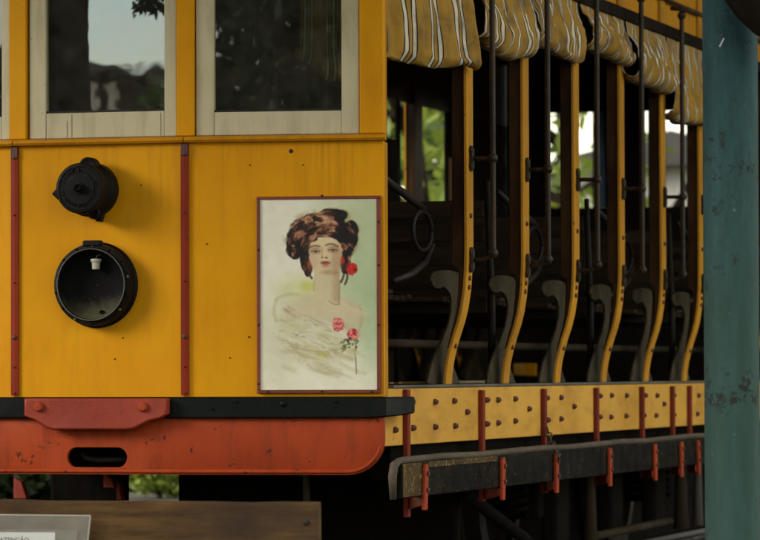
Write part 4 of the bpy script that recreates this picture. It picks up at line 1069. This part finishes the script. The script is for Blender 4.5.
def tree(loc, h, rx, rz, label, seed, mat='leaf', n=7000, size=.12, trunk=.16, ry=None, group='trees around the tram shelter', bare=.45, limb0=2):
    loc = Vector(loc); rr = random.Random(seed)
    root = empty('tree', loc); tag(root, label, 'tree', group)
    q = MB(); pts = [loc + Vector((.05 * math.sin(k * 1.7 + seed) * k / 3, .05 * math.cos(k * 1.3) * k / 3, h * .85 * k / 6)) for k in range(7)]
    q.tube(pts, [trunk * (1.25 if k == 0 else 1 - k * .12) for k in range(7)], 12)
    for k in range(9):
        b = pts[min(6, limb0 + k // 2)]; a = rr.uniform(0, 6.28); l = rr.uniform(.5, .9) * rx
        q.tube([b, b + Vector((math.cos(a) * l * .5, math.sin(a) * l * .5, l * .35)), b + Vector((math.cos(a) * l, math.sin(a) * l, l * .75))], [trunk * .42, trunk * .28, trunk * .1], 7)
    q.build('trunk', 'bark', root, smooth=True)
    c = loc + Vector((0, 0, h - rz * .9)); place('crown', leaves(c, rx, ry or rx, rz, n, size, seed), mat, root)
    return root
def shrub(loc, r, h, label, seed, mat='leaf_bright', n=2500, size=.07):
    root = empty('shrub', loc); tag(root, label, 'shrub', 'shrubs behind the tram'); loc = Vector(loc)
    q = MB(); rr = random.Random(seed)
    for k in range(6):
        a = rr.uniform(0, 6.28); q.tube([loc, loc + Vector((math.cos(a) * r * .3, math.sin(a) * r * .3, h * .4)), loc + Vector((math.cos(a) * r * .7, math.sin(a) * r * .7, h * .8))], [.02, .015, .006], 6)
    q.build('stem', 'bark', root, smooth=True)
    place('foliage', leaves(loc + Vector((0, 0, h * .55)), r, r, h * .5, n, size, seed), mat, root)
def gnd(u, d): p = at(u, 378, d); return Vector((p.x, p.y, GZ))
# behind the tram
tree(gnd(418, 33), 5.2, 1.5, 2.4, 'bright green tree seen through the first open bay', 41, 'leaf_bright', 620, .14)
tree(gnd(375, 36), 4.6, 1.3, 2.2, 'green tree just right of the corner pillar, behind the tram', 42, 'leaf_bright', 620, .14)
tree(gnd(556, 37), 4.4, 1.0, 2.0, 'slim green tree behind the third bay of the tram', 43, 'leaf_bright', 420, .12)
tree(gnd(585, 35), 2.6, .7, 1.3, 'low green tree against the pale house behind the tram', 44, 'leaf_bright', 380, .10)
tree(gnd(676, 40), 2.9, .8, 1.3, 'small green tree near the teal pole, behind the tram', 45, 'leaf_bright', 320, .11)
tree(gnd(300, 40), 6, 2.2, 2.8, 'broad green tree hidden mostly by the yellow dash', 46, 'leaf', 6000, .15)
shrub(gnd(160, 30.5), .26, .34, 'lime green shrub glimpsed under the red skirt', 61, 'leaf_bright', 5200, .035)
shrub(gnd(14, 24.0), .7, .8, 'dark shrub under the skirt at far left', 62, 'leaf_dark', 9000, .05)

def house(org, ax, wd, dp, h, label, wins, name='house', wall='white', door=None, mat_win='glass', winw=.9, winh=1.2, roof='slate'):
    """org: left foot of the facade, ax: unit vector along it; depth goes along ax x z"""
    org = Vector(org); ax = Vector(ax).normalized(); nn = Vector((ax.y, -ax.x, 0))      # outward
    T = lambda a, b, z: org + ax * a + nn * b + Vector((0, 0, z))
    root = empty(name, org); tag(root, label, 'house', 'houses around the tram shelter')
    q = MB(); q.box(0, wd, -dp, 0, 0, h, T); q.build('wall', wall, root)
    q = MB(); q.prism([(-.3, h + .002), (wd + .3, h + .002), (wd * .5, h + wd * .16)], -dp - .3, .3, T); q.build('roof', roof, root)
    for (a, z) in wins:
        wn = empty('window', T(a, 0, z), root)
        for (x0, x1, z0, z1) in ((a, a + winw, z, z + .07), (a, a + winw, z + winh - .07, z + winh), (a, a + .07, z + .0702, z + winh - .0702), (a + winw - .07, a + winw, z + .0702, z + winh - .0702)):
            q = MB(); q.box(x0, x1, .002, .06, z0, z1, T); q.build('frame', 'brown', wn)
        q = MB(); q.box(a + .0702, a + winw - .0702, .003, .02, z + .0702, z + winh - .0702, T); q.build('pane', mat_win, wn)
    if door:
        q = MB(); q.box(door[0], door[0] + door[1], .002, .05, .02, door[2], T); q.build('door', 'blue', root)
    return root
o = gnd(560, 46)
house(o, RT, 2.6, 4, 3.4, 'pale house with a blue door glimpsed behind the tram bays', [(1.3, 1.0)], door=(.38, .14, 2.9))

# in front of the tram, behind and beside the photographer (they show in the window glass)
def refl(u, v, d):
    r = ray(u, v); tt = (YC + .026 - CAM.y) / r.y; P = CAM + r * tt
    return P + Vector((r.x, -r.y, r.z)) * d
p = refl(105, 60, 3.9); t71 = tree((p.x - .40, p.y, GZ), 9.0, 3.0, 2.3, 'massive dark trunked tree in front of the tram, mirrored in the left window', 71, 'leaf_dark', 24000, .10, .42, limb0=4)
p = refl(152, 2, 4.2); place('hanging_twig', leaves(p, .10, .10, .055, 260, .022, 5, clumps=9), 'leaf_dark', t71)
p = refl(60, 90, 4.6); place('hanging_twig', leaves(p, .03, .10, .2, 160, .02, 6, clumps=9), 'leaf', t71)
tree((-1.2, -17.5, GZ), 8, 2.6, 4.4, 'dense dark tree in front of the tram, mirrored in the right window', 72, 'leaf_dark', 45000, .075, .3)
tree((1.6, -19.5, GZ), 8, 3.0, 4.3, 'dense dark tree in front of the tram, behind the photographer', 73, 'leaf_dark', 14000, .14, .3)
p = refl(172, 99, 60); tree((p.x, p.y, GZ), p.z - GZ, .55, 1.3, 'round distant tree mirrored at the foot of the left window', 80, 'leaf', 1600, .14)
for k, (x, y, s_) in enumerate(((3.2, 11.5, 1), (5.4, 14.5, 1.1), (3.6, 18, 1.2), (8.2, 12.5, 1.1), (6.2, 20, 1.3), (10.5, 17, 1.2))):  # unseen trees added to darken what the tram's side reflects
    tree((x, y, GZ), 6.4 * s_, 1.7 * s_, 3.5 * s_, ('first', 'second', 'third', 'fourth', 'fifth', 'sixth')[k] + ' unseen dark tree added right of the shelter to darken side reflections', 100 + k, 'leaf_dark', 5000, .22, .2, group='unseen dark trees added right of the shelter')
L0 = refl(134, 100, 72); L1 = refl(40, 100, 72); ax = (L1 - L0); ax.z = 0; ln = ax.length; ax.normalize()
hh = refl(100, 74, 72).z - GZ
wz = refl(100, 116, 72).z - GZ; wh_ = refl(100, 78.5, 72).z - GZ - wz
A1 = (refl(119.5, 100, 72) - L0).length; A2 = (refl(100, 100, 72) - L0).length
wd_ = (refl(84, 100, 72) - refl(100, 100, 72)).length
house((L0.x, L0.y, GZ), ax, ln, 6, hh, 'dark brown house with two white shuttered windows, mirrored in the left window', [(A1, wz), (A2, wz)], wall='bark', mat_win='white', winw=wd_, winh=wh_)
W0 = refl(185, 100, 95); W1 = refl(134, 100, 95); ax = (W1 - W0); ax.z = 0; ln = ax.length; ax.normalize()
house((W0.x, W0.y, GZ), ax, ln, 6, refl(150, 74, 95).z - GZ, 'white house mirrored at the lower right of the left window', [], wall='white')

hd = empty('blocker_hedge', (-8.4, -7, GZ)); tag(hd, 'unseen tall dark hedge left of the tram, outside the picture', 'blocker_hedge')  # added out of view to cut low sky light from the left
r_ = np.random.default_rng(5); n_ = 16000
p_ = np.stack([r_.normal(-8.4, .35, n_), r_.uniform(-15, 1.5, n_), GZ + 3.1 * r_.uniform(0, 1, n_)], 1)
a_ = r_.normal(size=(n_, 3)); a_ /= np.linalg.norm(a_, axis=1)[:, None]; b_ = np.cross(a_, r_.normal(size=(n_, 3))); b_ /= np.linalg.norm(b_, axis=1)[:, None]
v_ = np.stack([p_ - a_ * .13, p_ + b_ * .07, p_ + a_ * .13, p_ - b_ * .07], 1).reshape(-1, 3)
me = bpy.data.meshes.new('foliage'); me.from_pydata(v_.tolist(), [], np.arange(n_ * 4).reshape(-1, 4).tolist()); place('foliage', me, 'leaf_dark', hd)
q = MB()
for k in range(12): q.tube([(-8.4, -14.5 + k * 1.35, GZ), (-8.38, -14.4 + k * 1.35, GZ + 1.2), (-8.45, -14.5 + k * 1.35, GZ + 2.4)], [.06, .045, .02], 7)
q.build('stems', 'bark', hd)
